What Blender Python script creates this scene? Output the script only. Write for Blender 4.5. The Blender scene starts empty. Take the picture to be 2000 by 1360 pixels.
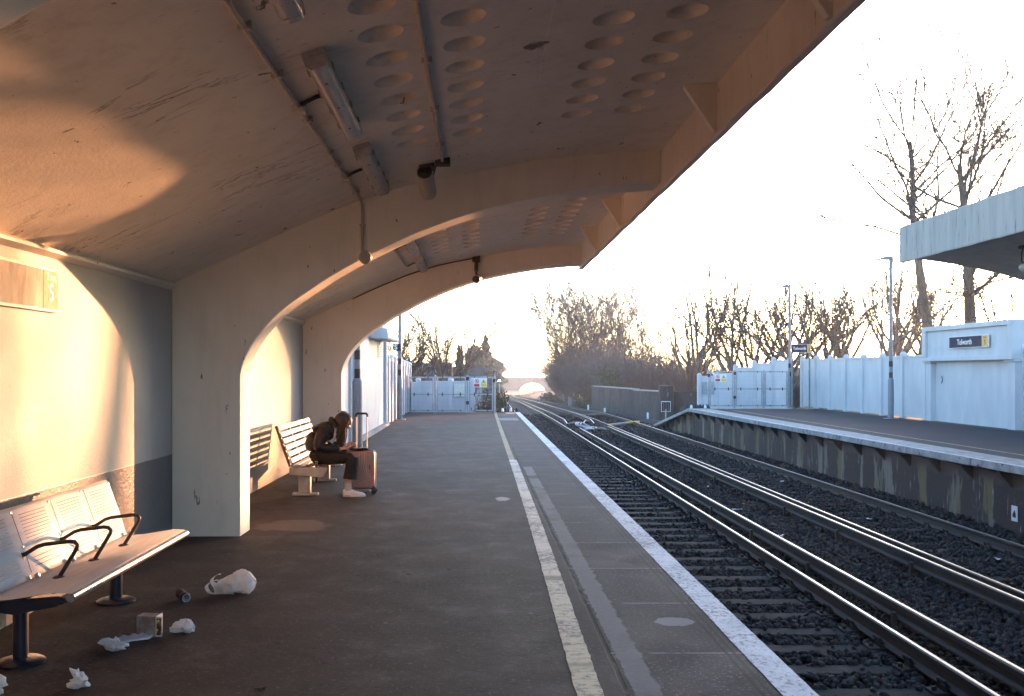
import bpy, bmesh, math, random
import numpy as np
from mathutils import Vector, Matrix, Euler
R = math.radians
scene = bpy.context.scene
COL = scene.collection
rng = random.Random(7)

# ------------------------------------------------------------------ helpers
class MB:
    """collects faces; build() links them as ONE mesh object"""
    def __init__(self):
        self.v = []; self.f = []; self.m = []
    def add(self, vs, fs, mi=0):
        b = len(self.v)
        self.v.extend([tuple(p) for p in vs])
        for q in fs:
            self.f.append([b + i for i in q]); self.m.append(mi)
        return self
    def box(self, x0, x1, y0, y1, z0, z1, mi=0, mat=None):
        vs = [Vector((x, y, z)) for z in (z0, z1) for y in (y0, y1) for x in (x0, x1)]
        if mat is not None: vs = [mat @ p for p in vs]
        return self.add(vs, [(0,2,3,1),(4,5,7,6),(0,1,5,4),(2,6,7,3),(0,4,6,2),(1,3,7,5)], mi)
    def bar(self, a, b, w, h, mi=0, up=(0,0,1)):
        a = Vector(a); b = Vector(b); d = (b - a); L = d.length; d.normalize()
        s = d.cross(Vector(up))
        if s.length < 1e-4: s = d.cross(Vector((1,0,0)))
        s.normalize(); u = s.cross(d)
        vs = [c + s * (i * w / 2) + u * (j * h / 2) for c in (a, b) for j in (-1, 1) for i in (-1, 1)]
        return self.add(vs, [(0,1,3,2),(4,6,7,5),(0,4,5,1),(2,3,7,6),(0,2,6,4),(1,5,7,3)], mi)
    def tube(self, pts, r, n=8, caps=True, mi=0):
        pts = [Vector(p) for p in pts]
        if not hasattr(r, '__len__'): r = [r] * len(pts)
        vs = []; fs = []; prev = None
        for i, p in enumerate(pts):
            if i == 0: d = pts[1] - pts[0]
            elif i == len(pts) - 1: d = pts[-1] - pts[-2]
            else: d = (pts[i+1] - pts[i]).normalized() + (pts[i] - pts[i-1]).normalized()
            if d.length < 1e-9: d = Vector((0,0,1))
            d.normalize()
            if prev is None:
                s = d.cross(Vector((0,0,1)))
                if s.length < 1e-3: s = d.cross(Vector((0,1,0)))
            else:
                s = prev - d * prev.dot(d)
                if s.length < 1e-5: s = d.cross(Vector((0,1,0.3)))
            s.normalize(); prev = s; u = d.cross(s)
            for k in range(n):
                a = 2 * math.pi * k / n
                vs.append(p + (s * math.cos(a) + u * math.sin(a)) * r[i])
        for i in range(len(pts) - 1):
            for k in range(n):
                k2 = (k + 1) % n
                fs.append((i*n+k, i*n+k2, (i+1)*n+k2, (i+1)*n+k))
        if caps:
            fs.append(tuple(range(n-1, -1, -1))); fs.append(tuple(range((len(pts)-1)*n, len(pts)*n)))
        return self.add(vs, fs, mi)
    def lathe(self, prof, c=(0,0,0), n=20, mi=0, mat=None):
        vs = []; fs = []
        for (r, z) in prof:
            for k in range(n):
                a = 2*math.pi*k/n
                p = Vector((r*math.cos(a), r*math.sin(a), z))
                if mat is not None: p = mat @ p
                vs.append(p + Vector(c))
        for i in range(len(prof)-1):
            for k in range(n):
                k2 = (k+1) % n
                fs.append((i*n+k, i*n+k2, (i+1)*n+k2, (i+1)*n+k))
        fs.append(tuple(range(n-1,-1,-1))); fs.append(tuple(range((len(prof)-1)*n, len(prof)*n)))
        return self.add(vs, fs, mi)
    def prism(self, poly, axis, a, b, mi=0):
        n = len(poly)
        def pt(p, t):
            if axis == 'y': return (p[0], t, p[1])
            if axis == 'x': return (t, p[0], p[1])
            return (p[0], p[1], t)
        vs = [pt(p, a) for p in poly] + [pt(p, b) for p in poly]
        fs = [tuple(range(n-1,-1,-1)), tuple(range(n, 2*n))] + [(i, (i+1)%n, n+(i+1)%n, n+i) for i in range(n)]
        return self.add(vs, fs, mi)
    def sheet(self, rows, mi=0):
        """rows of points -> quad grid"""
        m = len(rows[0]); vs = [p for r in rows for p in r]
        fs = [(i*m+j, i*m+j+1, (i+1)*m+j+1, (i+1)*m+j) for i in range(len(rows)-1) for j in range(m-1)]
        return self.add(vs, fs, mi)
    def build(self, name, mats, parent=None, smooth=None, bevel=0, weld=False, local=False, recalc=True, solid=0):
        me = bpy.data.meshes.new(name)
        off = Vector((0,0,0))
        if parent is not None and not local:
            q = parent
            while q is not None: off += q.location; q = q.parent
        vs = [(p[0]-off.x, p[1]-off.y, p[2]-off.z) for p in self.v]
        me.from_pydata(vs, [], self.f)
        if not isinstance(mats, (list, tuple)): mats = [mats]
        for m in mats: me.materials.append(m)
        if len(mats) > 1: me.polygons.foreach_set('material_index', self.m)
        if weld or recalc:
            bm = bmesh.new(); bm.from_mesh(me)
            if weld: bmesh.ops.remove_doubles(bm, verts=bm.verts, dist=1e-4)
            if recalc: bmesh.ops.recalc_face_normals(bm, faces=bm.faces)
            bm.to_mesh(me); bm.free()
        if smooth is not None:
            me.polygons.foreach_set('use_smooth', [True]*len(me.polygons))
            me.set_sharp_from_angle(angle=R(smooth))
        me.update()
        o = bpy.data.objects.new(name, me); COL.objects.link(o)
        if parent is not None: o.parent = parent
        if solid:
            md = o.modifiers.new('thick', 'SOLIDIFY'); md.thickness = solid
        if bevel:
            md = o.modifiers.new('edge', 'BEVEL'); md.width = bevel; md.segments = 2
            md.limit_method = 'ANGLE'; md.angle_limit = R(40)
        return o

def thing(name, label, cat, loc=(0,0,0), group=None, rotz=0):
    o = bpy.data.objects.new(name, None); COL.objects.link(o)
    o.location = loc; o.rotation_euler = (0,0,rotz); o.empty_display_size = .1
    o['label'] = label; o['category'] = cat
    if group: o['group'] = group
    return o
def tag(o, label, cat, group=None):
    o['label'] = label; o['category'] = cat
    if group: o['group'] = group
    return o
def struct(o, kind='structure', label=None):
    o['kind'] = kind
    if label: o['label'] = label
    return o
def dup(root, loc, label=None, group=None, rotz=None, scale=None):
    r = root.copy(); COL.objects.link(r); r.location = loc
    if rotz is not None: r.rotation_euler = (0,0,rotz)
    if scale is not None: r.scale = scale if hasattr(scale,'__len__') else (scale,)*3
    if label: r['label'] = label
    if group: r['group'] = group
    for ch in list(root.children):
        c = ch.copy(); COL.objects.link(c); c.parent = r
        for g in list(ch.children):
            d = g.copy(); COL.objects.link(d); d.parent = c
    return r
def text_mesh(name, body, size, mat, parent, mw, extrude=.002, align='CENTER', sx=1.0, bold=0):
    cu = bpy.data.curves.new(name, 'FONT'); cu.body = body; cu.size = size
    cu.extrude = extrude; cu.align_x = align; cu.align_y = 'CENTER'; cu.offset = bold
    o = bpy.data.objects.new(name, cu); COL.objects.link(o)
    dg = bpy.context.evaluated_depsgraph_get()
    me = bpy.data.meshes.new_from_object(o.evaluated_get(dg))
    bpy.data.objects.remove(o); bpy.data.curves.remove(cu)
    off = Vector((0,0,0)); q = parent
    while q is not None: off += q.location; q = q.parent
    me.transform(Matrix.Translation(-off) @ mw @ Matrix.Diagonal((sx,1,1,1)))
    me.materials.clear(); me.materials.append(mat); me.name = name
    o = bpy.data.objects.new(name, me); COL.objects.link(o)
    if parent is not None: o.parent = parent
    return o
def herm(pts):
    """monotone-ish cubic interpolation through (x,y) points"""
    xs = [p[0] for p in pts]; ys = [p[1] for p in pts]; n = len(xs)
    d = [(ys[i+1]-ys[i])/(xs[i+1]-xs[i]) for i in range(n-1)]
    m = [d[0]] + [0 if d[i-1]*d[i] <= 0 else 2*d[i-1]*d[i]/(d[i-1]+d[i]) for i in range(1,n-1)] + [d[-1]]
    def f(x):
        if x <= xs[0]: return ys[0]
        if x >= xs[-1]: return ys[-1]
        i = 0
        while xs[i+1] < x: i += 1
        h = xs[i+1]-xs[i]; t = (x-xs[i])/h
        return ((1+2*t)*(1-t)**2*ys[i] + t*(1-t)**2*h*m[i] + t*t*(3-2*t)*ys[i+1] + t*t*(t-1)*h*m[i+1])
    return f

# ------------------------------------------------------------------ materials
class NT:
    def __init__(self, name):
        self.mat = bpy.data.materials.new(name); self.mat.use_nodes = True
        self.t = self.mat.node_tree; self.t.nodes.clear()
        self.out = self.n('ShaderNodeOutputMaterial')
        self.b = self.n('ShaderNodeBsdfPrincipled')
        self.l(self.b.outputs[0], self.out.inputs[0])
        self._tc = None
    def n(self, typ, **kw):
        nd = self.t.nodes.new(typ)
        for k, v in kw.items(): setattr(nd, k, v)
        return nd
    def l(self, a, b): self.t.links.new(a, b)
    def put(self, sock, v):
        if isinstance(v, bpy.types.NodeSocket): self.l(v, sock)
        elif hasattr(v, '__len__') and len(v) == 3 and sock.type == 'RGBA': sock.default_value = (*v, 1)
        else: sock.default_value = v
    def obj(self):
        if not self._tc: self._tc = self.n('ShaderNodeTexCoord')
        return self._tc.outputs['Object']
    def pos(self): return self.n('ShaderNodeNewGeometry').outputs['Position']
    def xyz(self, v=None):
        s = self.n('ShaderNodeSeparateXYZ'); self.l(v if v is not None else self.pos(), s.inputs[0]); return s.outputs
    def math(self, op, a, b=0, c=None, clamp=False):
        m = self.n('ShaderNodeMath', operation=op); m.use_clamp = clamp
        self.put(m.inputs[0], a); self.put(m.inputs[1], b)
        if c is not None: self.put(m.inputs[2], c)
        return m.outputs[0]
    def mapping(self, v, scale=(1,1,1), loc=(0,0,0), rot=(0,0,0)):
        m = self.n('ShaderNodeMapping'); self.l(v, m.inputs[0])
        m.inputs['Scale'].default_value = scale; m.inputs['Location'].default_value = loc; m.inputs['Rotation'].default_value = rot
        return m.outputs[0]
    def noise(self, v, scale, detail=5, rough=.6, dist=0):
        m = self.n('ShaderNodeTexNoise'); self.l(v, m.inputs['Vector'])
        m.inputs['Scale'].default_value = scale; m.inputs['Detail'].default_value = detail
        m.inputs['Roughness'].default_value = rough; m.inputs['Distortion'].default_value = dist
        return m.outputs[0]
    def vor(self, v, scale, feature='F1', out=0):
        m = self.n('ShaderNodeTexVoronoi', feature=feature); self.l(v, m.inputs['Vector']); m.inputs['Scale'].default_value = scale
        return m.outputs[out]
    def ramp(self, v, a, b, ca=0.0, cb=1.0):
        m = self.n('ShaderNodeMapRange'); m.clamp = True
        self.put(m.inputs[0], v); m.inputs[1].default_value = a; m.inputs[2].default_value = b
        m.inputs[3].default_value = ca; m.inputs[4].default_value = cb
        return m.outputs[0]
    def mix(self, f, a, b):
        m = self.n('ShaderNodeMix', data_type='RGBA')
        self.put(m.inputs[0], f); self.put(m.inputs[6], a); self.put(m.inputs[7], b)
        return m.outputs[2]
    def bump(self, h, strength=.3, dist=.01, prev=None):
        m = self.n('ShaderNodeBump'); m.inputs['Strength'].default_value = strength; m.inputs['Distance'].default_value = dist
        self.l(h, m.inputs['Height'])
        if prev is not None: self.l(prev, m.inputs['Normal'])
        return m.outputs[0]
    def done(self, col, rough=.7, metal=0, normal=None, spec=None, **kw):
        b = self.b
        self.put(b.inputs['Base Color'], col); self.put(b.inputs['Roughness'], rough); self.put(b.inputs['Metallic'], metal)
        if normal is not None: self.l(normal, b.inputs['Normal'])
        if spec is not None: self.put(b.inputs['Specular IOR Level'], spec)
        for k, v in kw.items(): self.put(b.inputs[k], v)
        return self.mat

def surf(name, c1, c2=None, scale=5, rough=.7, metal=0, bump=.15, bscale=60, stretch=(1,1,1), spots=None, spec=None, lo=.35, hi=.65, **kw):
    t = NT(name); v = t.mapping(t.obj(), scale=stretch)
    c2 = c2 or tuple(x*.75 for x in c1)
    col = t.mix(t.ramp(t.noise(v, scale), lo, hi), c1, c2)
    if spots:
        sc, ss, th = spots
        col = t.mix(t.ramp(t.noise(v, ss, 8, .7), th, th+.05), col, sc)
    rg = t.math('ADD', t.math('MULTIPLY', t.noise(v, scale*3), .25), rough-.12)
    nm = t.bump(t.noise(v, bscale, 4), bump, .01) if bump else None
    return t.done(col, rg, metal, nm, spec, **kw)

def cream(name, base=(.85,.78,.68), alt=(.76,.69,.60), band=None, cracks=False, streak=.25):
    t = NT(name); p = t.pos()
    n1 = t.noise(p, .9, 6, .65); n2 = t.noise(t.mapping(p, scale=(3,3,.6)), 2.2, 6, .7)
    col = t.mix(t.ramp(n1, .35, .7), base, alt)
    col = t.mix(t.math('MULTIPLY', t.ramp(n2, .5, .75), streak), col, (.30,.24,.19))
    # dark flecks where the paint is chipped
    fl = t.noise(t.mapping(p, scale=(1,1,.35)), 14, 5, .6)
    col = t.mix(t.ramp(fl, .685, .71), col, (.22,.17,.13))
    h = t.math('ADD', t.noise(p, 55, 4), t.math('MULTIPLY', t.noise(p, 7, 4), 1.6))
    rough = .55
    if cracks:
        for lx in (.40,):
            g_ = t.ramp(t.math('ABSOLUTE', t.math('SUBTRACT', t.math('ADD', t.xyz(p)[0], t.math('MULTIPLY', t.noise(p, 1.2, 3), .03)), lx)), .003, .008, .45, 0)
            g_ = t.math('MULTIPLY', g_, t.ramp(t.noise(p, 2.5, 3), .42, .56)); col = t.mix(g_, col, (.92,.85,.74) if lx > 0 else (.25,.20,.16)); h = t.math('SUBTRACT', h, t.math('MULTIPLY', g_, 3))
        rs = t.math('MULTIPLY', t.ramp(t.noise(t.mapping(p, scale=(1,1,1)), 1.7, 6, .7), .60, .72), .35); col = t.mix(rs, col, (.40,.27,.17))
        chip = t.math('MULTIPLY', t.ramp(t.noise(t.mapping(p, scale=(1,.6,1)), 5.5, 6, .7), .665, .68), 1); col = t.mix(chip, col, (.13,.10,.08)); h = t.math('SUBTRACT', h, t.math('MULTIPLY', chip, 4))
        w = t.mapping(p, scale=(.35,1.6,.35), rot=(0,0,R(12)))
        c = t.noise(w, 3.6, 7, .62, .4)
        ln = t.math('ABSOLUTE', t.math('SUBTRACT', c, .5))
        mask = t.math('MULTIPLY', t.ramp(ln, .004, .014, 1, 0), t.ramp(t.noise(p, 1.1, 3), .53, .62))
        # flaking gets heavier towards the wall side (X < -1)
        mask = t.math('MULTIPLY', mask, t.ramp(t.xyz(p)[0], -2.5, .2, 1, .25))
        col = t.mix(mask, col, (.16,.11,.08))
        h = t.math('SUBTRACT', h, t.math('MULTIPLY', mask, 5))
        # spalled patch of concrete
        d = t.n('ShaderNodeVectorMath', operation='DISTANCE'); t.l(p, d.inputs[0]); d.inputs[1].default_value = (.34, 5.55, 3.27)
        sp = t.ramp(t.math('ADD', d.outputs['Value'], t.math('MULTIPLY', t.noise(p, 16, 4), .16)), .13, .155, 1, 0)
        col = t.mix(sp, col, t.mix(t.noise(p, 30), (.34,.22,.14), (.10,.07,.05)))
        h = t.math('SUBTRACT', h, t.math('MULTIPLY', t.math('MULTIPLY', sp, t.noise(p, 25)), 9))
    if band:
        z = t.xyz(p)[2]
        f = t.ramp(t.math('ADD', z, t.math('MULTIPLY', t.noise(p, 9, 3), .012)), band+.004, band+.009, 1, 0)
        gcol = t.mix(t.ramp(t.noise(p, 3), .3, .7), (.105,.112,.125), (.080,.087,.098))
        gcol = t.mix(t.ramp(z, .03, .12, .6, 0), gcol, (.35,.32,.28))
        col = t.mix(f, col, gcol)
        rough = t.math('SUBTRACT', .55, t.math('MULTIPLY', f, .22))
        h = t.math('ADD', h, t.math('MULTIPLY', f, t.math('MULTIPLY', t.noise(p, 34, 3), 2.2)))
    return t.done(col, rough, 0, t.bump(h, .28, .006))

M = {}
M['shell'] = cream('cream_ceiling_paint', cracks=True)
M['arch'] = cream('cream_arch_paint', streak=.18)
M['wall2'] = cream('two_tone_wall_paint', base=(.43,.405,.375), alt=(.37,.35,.325), band=.72, streak=.3)
M['fascia'] = cream('fascia_paint', base=(.80,.73,.63), alt=(.70,.63,.54))
M['white'] = surf('white_wall_paint', (.57,.57,.575), (.49,.49,.50), 2.5, .6, bump=.12, stretch=(1,1,.4), spots=((.45,.44,.42), 7, .69))
M['whitefence'] = surf('white_fence_paint', (.57,.57,.58), (.49,.495,.505), 1.8, .55, bump=.1, stretch=(1,1,.5), spots=((.36,.36,.36), 9, .72))
M['wconc'] = surf('weathered_white_concrete', (.42,.385,.34), (.33,.305,.275), 2.0, .75, bump=.2, stretch=(3,3,.35), spots=((.15,.14,.14), 4, .60))
M['under'] = surf('canopy_underside', (.62,.54,.45), (.52,.45,.37), 3, .8)
M['galv'] = surf('galvanised_steel', (.36,.38,.41), (.28,.30,.33), 12, .45, .6, .05)
M['lamp_grey'] = surf('grey_lamp_paint', (.20,.215,.235), (.155,.17,.19), 6, .45, .1, .05)
M['black'] = surf('black_plastic', (.02,.02,.022), (.012,.012,.014), 10, .45, 0, .05)
M['rubber'] = surf('black_rubber', (.018,.02,.028), (.010,.011,.016), 10, .7, 0, .05)
M['steel'] = surf('brushed_stainless', (.60,.58,.55), (.50,.48,.46), 2.5, .58, .25, .04, 90, (8,1,8), spots=((.40,.37,.33), 6, .64))
M['steelshine'] = surf('polished_steel_edge', (.50,.50,.50), (.42,.41,.41), 6, .34, .9, .02)
M['tin'] = surf('silver_can_end', (.72,.74,.78), (.6,.62,.66), 20, .3, .35, .02)
M['slot'] = surf('dark_slot', (.10,.095,.09), None, 5, .8, 0, 0)
M['navy'] = surf('dark_navy_powder_coat', (.012,.017,.032), (.008,.012,.022), 8, .35, .1, .08)
M['beam'] = surf('cream_bench_metal', (.42,.39,.34), (.32,.29,.25), 8, .5, .2, .08)
M['slatm'] = surf('white_bench_slat', (.74,.70,.62), (.62,.58,.50), 9, .5, 0, .08, stretch=(1,.2,1))
M['seatwood'] = surf('brown_seat_slat', (.13,.07,.045), (.08,.045,.03), 9, .5, 0, .1, stretch=(1,.2,1))
M['conduit'] = surf('painted_conduit', (.52,.46,.39), (.42,.37,.31), 9, .55, 0, .05)
M['batten'] = surf('light_fitting_body', (.40,.38,.37), (.30,.28,.27), 12, .45, 0, .05, spots=((.12,.10,.09), 9, .62))
M['diffuser'] = surf('dusty_diffuser', (.44,.42,.43), (.34,.32,.33), 14, .3, 0, .03, stretch=(2,.5,2), spots=((.2,.18,.17), 10, .6))
M['darkmetal'] = surf('dark_bracket_metal', (.035,.028,.022), (.06,.045,.03), 16, .6, .4, .1)
M['camcream'] = surf('cream_camera_housing', (.50,.45,.38), (.40,.35,.29), 8, .45, 0, .05)
M['navysign'] = surf('navy_sign_face', (.022,.022,.050), (.032,.030,.055), 5, .6, 0, 0, spec=.15)
M['orange'] = surf('orange_sign_end', (.72,.36,.045), (.66,.32,.04), 5, .4, 0, 0)
M['signwhite'] = surf('white_sign_face', (.78,.78,.78), (.72,.72,.72), 5, .4, 0, 0)
M['glare'] = surf('glare_sign_face', (.21,.20,.185), (.085,.08,.072), 3.0, .45, 0, .02, stretch=(1,2.2,.6), spec=.08)  # glare on the sign painted into its pale and grey face colours
M['gold'] = surf('sign_yellow_end', (.22,.115,.020), (.18,.09,.016), 9, .45, 0, .02, spec=.08)
M['goldtext'] = surf('brown_sign_text', (.09,.045,.012), None, 9, .4, 0, 0)
M['redsign'] = surf('red_sign_print', (.62,.03,.04), None, 9, .4, 0, 0)
M['yelsign'] = surf('yellow_sign_print', (.78,.60,.03), None, 9, .4, 0, 0)
M['cable'] = surf('pale_cable_sheath', (.30,.31,.33), (.22,.23,.25), 9, .5, 0, .03)
M['yellowpipe'] = surf('yellow_pipe_end', (.62,.36,.04), (.5,.28,.03), 9, .5, 0, .03)
M['rust'] = surf('rusty_rail_side', (.024,.018,.016), (.013,.011,.011), 12, .75, .1, .25, 50)
M['railtop'] = surf('polished_rail_head', (.27,.265,.26), (.18,.175,.17), 3, .30, .9, .02, stretch=(20,.4,20))
M['sleeper'] = surf('weathered_sleeper', (.040,.037,.036), (.020,.019,.019), 1.6, .85, 0, .4, 70, (1,6,6), spec=.12, spots=((.018,.017,.017), 9, .58))
M['chair'] = surf('rusty_chair_iron', (.024,.018,.016), (.013,.011,.010), 20, .7, .3, .2)
M['pot'] = surf('glazed_insulator_pot', (.03,.024,.022), None, 12, .4, 0, .05)
M['ballast'] = surf('ballast_stone', (.100,.088,.084), (.045,.042,.045), 1.6, .8, 0, .3, 30, lo=.3, hi=.7)
M['darkwall'] = surf('sooty_concrete', (.058,.052,.048), (.014,.013,.013), 1.1, .85, 0, .3, 20, (1.2,1.2,.45), spots=((.16,.145,.13), 2.2, .62))
M['cope'] = surf('worn_coping', (.40,.38,.35), (.22,.21,.20), 5, .8, 0, .3, 30, spots=((.06,.055,.05), 7, .58))
M['bark'] = surf('brown_bark', (.16,.115,.08), (.09,.065,.046), 6, .85, 0, .5, 20, (1,1,.3))
M['barkg'] = surf('grey_brown_bark', (.15,.115,.09), (.10,.075,.06), 6, .85, 0, .3, 20, (1,1,.3))
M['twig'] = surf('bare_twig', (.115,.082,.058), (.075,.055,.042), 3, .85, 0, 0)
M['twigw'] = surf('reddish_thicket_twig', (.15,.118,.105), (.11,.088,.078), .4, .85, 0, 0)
M['leafd'] = surf('dark_evergreen', (.045,.058,.030), (.03,.038,.022), .7, .7, 0, 0, spec=.2)
M['leafo'] = surf('olive_shrub_leaf', (.10,.10,.05), (.06,.065,.035), 3, .65, 0, 0, spec=.2)
M['leafy'] = surf('yellow_green_leaf', (.13,.13,.06), (.075,.08,.04), 3, .65, 0, 0, spec=.2)
M['earth'] = surf('rough_verge_earth', (.060,.056,.040), (.042,.036,.028), .35, .95, 0, .4, 6, spots=((.13,.11,.07), 1.2, .6))
M['brick'] = surf('far_bridge_brick', (.12,.10,.095), (.09,.075,.07), .6, .9, 0, .1, 3)
M['roof'] = surf('dark_roof_tile', (.09,.07,.06), (.06,.05,.045), 1.2, .8, 0, .2, 6)
M['render'] = surf('house_render', (.38,.34,.30), (.30,.27,.24), .8, .85, 0, .1, 6)
M['glass'] = surf('dark_window_glass', (.03,.035,.04), None, 2, .12, 0, 0)
M['yellowline'] = None
HAZE, SUN_EL, SKY, DUST, SUN, EXPO, OZ, WB, AIR = .0005, 3.6, .15, .9, 2.0, 3.4, 1.25, 5800, .65
# ------------------------------------------------------------------ profiles of the line
zt = herm([(-60,-.892),(48,-.892),(75,-1.33),(110,-2.0),(150,-2.8),(200,-3.7),(240,-4.2),(280,-4.9),(340,-5.7),(430,-7.2),(520,-8.4),(600,-12),(800,-40),(2500,-62)])
xd = herm([(-60,0),(50,0),(75,.42),(110,1.1),(150,1.62),(200,2.05),(240,3.3),(280,6.4),(340,12),(430,19.5),(520,27),(700,45)])
XA = 3.765; GA = 1.505
XB, XC, XD, XE = 4.14, 5.41, 5.79, 7.34
XEDGE = 1.53; XR = 8.18
ypath = [-12,0,10,20,30,40,48] + list(range(54,130,6)) + list(range(130,300,10)) + list(range(300,540,20))

# ------------------------------------------------------------------ setting materials
def platform_mat():
    t = NT('platform_surface'); p = t.pos(); x, y, z = t.xyz(p)
    big = t.noise(p, .55, 6, .65); med = t.noise(p, 2.6, 6, .7); fine = t.noise(p, 110, 3, .7)
    asph = t.mix(t.ramp(big, .34, .66), (0.0666,0.0545,0.0476), (0.0378,0.0318,0.0295))
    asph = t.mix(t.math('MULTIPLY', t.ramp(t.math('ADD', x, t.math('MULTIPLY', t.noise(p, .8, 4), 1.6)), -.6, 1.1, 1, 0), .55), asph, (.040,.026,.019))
    asph = t.mix(t.ramp(med, .54, .76, 0, .6), asph, (.092,.078,.070))
    asph = t.mix(t.math('MULTIPLY', t.ramp(t.noise(p, 5.5, 7, .7, .6), .58, .68), .55), asph, (.022,.018,.017))
    asph = t.mix(t.ramp(t.noise(p, 38, 3, .75), .57, .68, 0, .6), asph, (.165,.15,.14))
    asph = t.mix(t.ramp(t.noise(p, 29, 4, .75), .56, .68, 0, .7), asph, (.026,.022,.020))
    gum = t.n('ShaderNodeTexVoronoi'); t.l(p, gum.inputs['Vector']); gum.inputs['Scale'].default_value = 2.6
    gc = t.n('ShaderNodeSeparateColor'); t.l(gum.outputs['Color'], gc.inputs[0])
    gm_ = t.math('MULTIPLY', t.ramp(gum.outputs['Distance'], .030, .048, .8, 0), t.ramp(gc.outputs[0], .55, .56))
    asph = t.mix(gm_, asph, t.mix(t.ramp(gc.outputs[1], .45, .5), (.030,.026,.025), (.135,.122,.115)))
    ck2 = t.ramp(t.math('ABSOLUTE', t.math('SUBTRACT', t.noise(p, .62, 5, .62, .3), .5)), .0006, .0022, .9, 0)
    ck2 = t.math('MULTIPLY', ck2, t.ramp(t.noise(p, .5, 2), .48, .55)); asph = t.mix(ck2, asph, (.012,.010,.009))
    pt2 = t.math('MULTIPLY', t.ramp(t.math('ABSOLUTE', t.math('ADD', y, -13.2)), 1.05, 1.07, 1, 0), t.ramp(t.math('ABSOLUTE', t.math('ADD', x, .85)), .62, .64, .55, 0))
    asph = t.mix(pt2, asph, (.036,.030,.028))
    wet = t.ramp(t.math('ABSOLUTE', t.math('SUBTRACT', t.noise(t.mapping(p, scale=(1,.8,1), loc=(3.1,1.7,0)), .5, 3, .5, .5), .5)), .008, .022, .55, 0)
    asph = t.mix(t.math('MULTIPLY', wet, t.ramp(x, -2.4, .2, 1, 0)), asph, (.022,.017,.015))
    # warm pale scrape by the pillar
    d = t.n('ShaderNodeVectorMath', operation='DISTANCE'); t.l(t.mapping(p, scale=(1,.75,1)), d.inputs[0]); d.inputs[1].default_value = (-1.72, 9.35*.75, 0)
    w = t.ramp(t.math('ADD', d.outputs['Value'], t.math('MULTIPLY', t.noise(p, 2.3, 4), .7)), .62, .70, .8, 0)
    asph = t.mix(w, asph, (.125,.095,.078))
    # precast edge slabs
    slab = t.mix(t.ramp(t.noise(p, 1.4, 5, .6), .35, .65), (0.0436,0.0394,0.0408), (0.0303,0.0275,0.0289))
    slab = t.mix(t.ramp(t.noise(p, 46, 3, .75), .57, .66, 0, .75), slab, (.27,.255,.25))
    slab = t.mix(t.ramp(t.noise(p, 34, 3, .75), .56, .66, 0, .8), slab, (.022,.020,.021))
    rowi = t.math('FLOOR', t.math('DIVIDE', t.math('SUBTRACT', y, 5.12), 1.1))
    tone = t.n('ShaderNodeTexWhiteNoise'); tone.noise_dimensions = '1D'; t.l(rowi, tone.inputs['W'])
    slab = t.mix(t.math('MULTIPLY', tone.outputs['Value'], .35), slab, (.036,.033,.034))
    fr = t.math('FRACT', t.math('DIVIDE', t.math('SUBTRACT', y, 5.12), 1.1))
    jl = t.ramp(t.math('ABSOLUTE', t.math('SUBTRACT', fr, .5)), .486, .494)
    jl = t.math('MULTIPLY', jl, t.ramp(t.noise(p, 5, 3), .40, .50))
    slab = t.mix(jl, slab, (.19,.175,.165))
    # grey strip where tactile bedding used to be
    stm = t.math('MULTIPLY', t.ramp(t.math('ADD', x, t.math('MULTIPLY', t.noise(p, 11, 3), .05)), .735, .742), t.ramp(t.math('ADD', x, t.math('MULTIPLY', t.noise(p, 6, 4), .08)), .872, .886, 1, 0))
    stm = t.math('MULTIPLY', stm, t.ramp(y, 15.0, 15.15, 1, 0))
    stm = t.math('MULTIPLY', stm, t.ramp(t.noise(p, .9, 2), .36, .46, .25, .9))
    slab = t.mix(stm, slab, t.mix(t.noise(p, 24, 4), (.25,.235,.225), (.15,.14,.135)))
    for gx in (1.285, 1.325):
        g = t.ramp(t.math('ABSOLUTE', t.math('SUBTRACT', t.math('ADD', x, t.math('MULTIPLY', t.noise(p, 3, 2), .012)), gx+.006)), .006, .011, .95, 0)
        slab = t.mix(g, slab, (.018,.016,.016))
    e = t.n('ShaderNodeVectorMath', operation='DISTANCE'); t.l(t.mapping(p, scale=(1,1.25,1)), e.inputs[0]); e.inputs[1].default_value = (1.147, 5.76*1.25, 0)
    pm = t.ramp(t.math('ADD', e.outputs['Value'], t.math('MULTIPLY', t.noise(p, 9, 4), .12)), .175, .185, .9, 0)
    slab = t.mix(pm, slab, (.26,.24,.235))
    pb = t.math('MULTIPLY', t.ramp(y, 29.2, 29.25), t.ramp(y, 30.8, 30.85, 1, 0))
    slab = t.mix(t.math('MULTIPLY', pb, t.ramp(x, 1.25, 1.28, .85, 0)), slab, (.24,.22,.22))
    # near mats of darker patching between crack and slabs, Y 12..16
    isr = t.ramp(t.math('ADD', x, t.math('MULTIPLY', t.noise(p, 1.3, 3), .03)), .694, .698)
    col = t.mix(isr, asph, slab)
    ck = t.ramp(t.math('ABSOLUTE', t.math('SUBTRACT', t.math('ADD', x, t.math('MULTIPLY', t.noise(p, 1.3, 3), .03)), .696)), .007, .014, 1, 0)
    ck = t.math('MULTIPLY', ck, t.ramp(t.noise(p, 2.2, 3), .36, .44))
    col = t.mix(ck, col, (.008,.007,.007))
    # scuffed white smear
    s2 = t.n('ShaderNodeVectorMath', operation='DISTANCE'); t.l(t.mapping(p, scale=(1,.5,1)), s2.inputs[0]); s2.inputs[1].default_value = (.30, 11.3*.5, 0)
    sm = t.ramp(t.math('ADD', s2.outputs['Value'], t.math('MULTIPLY', t.noise(p, 13, 4), .16)), .15, .17, .8, 0)
    col = t.mix(sm, col, (.42,.40,.37))
    h = t.math('ADD', t.noise(p, 160, 3), t.math('MULTIPLY', t.noise(p, 14, 5), 1.4))
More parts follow.
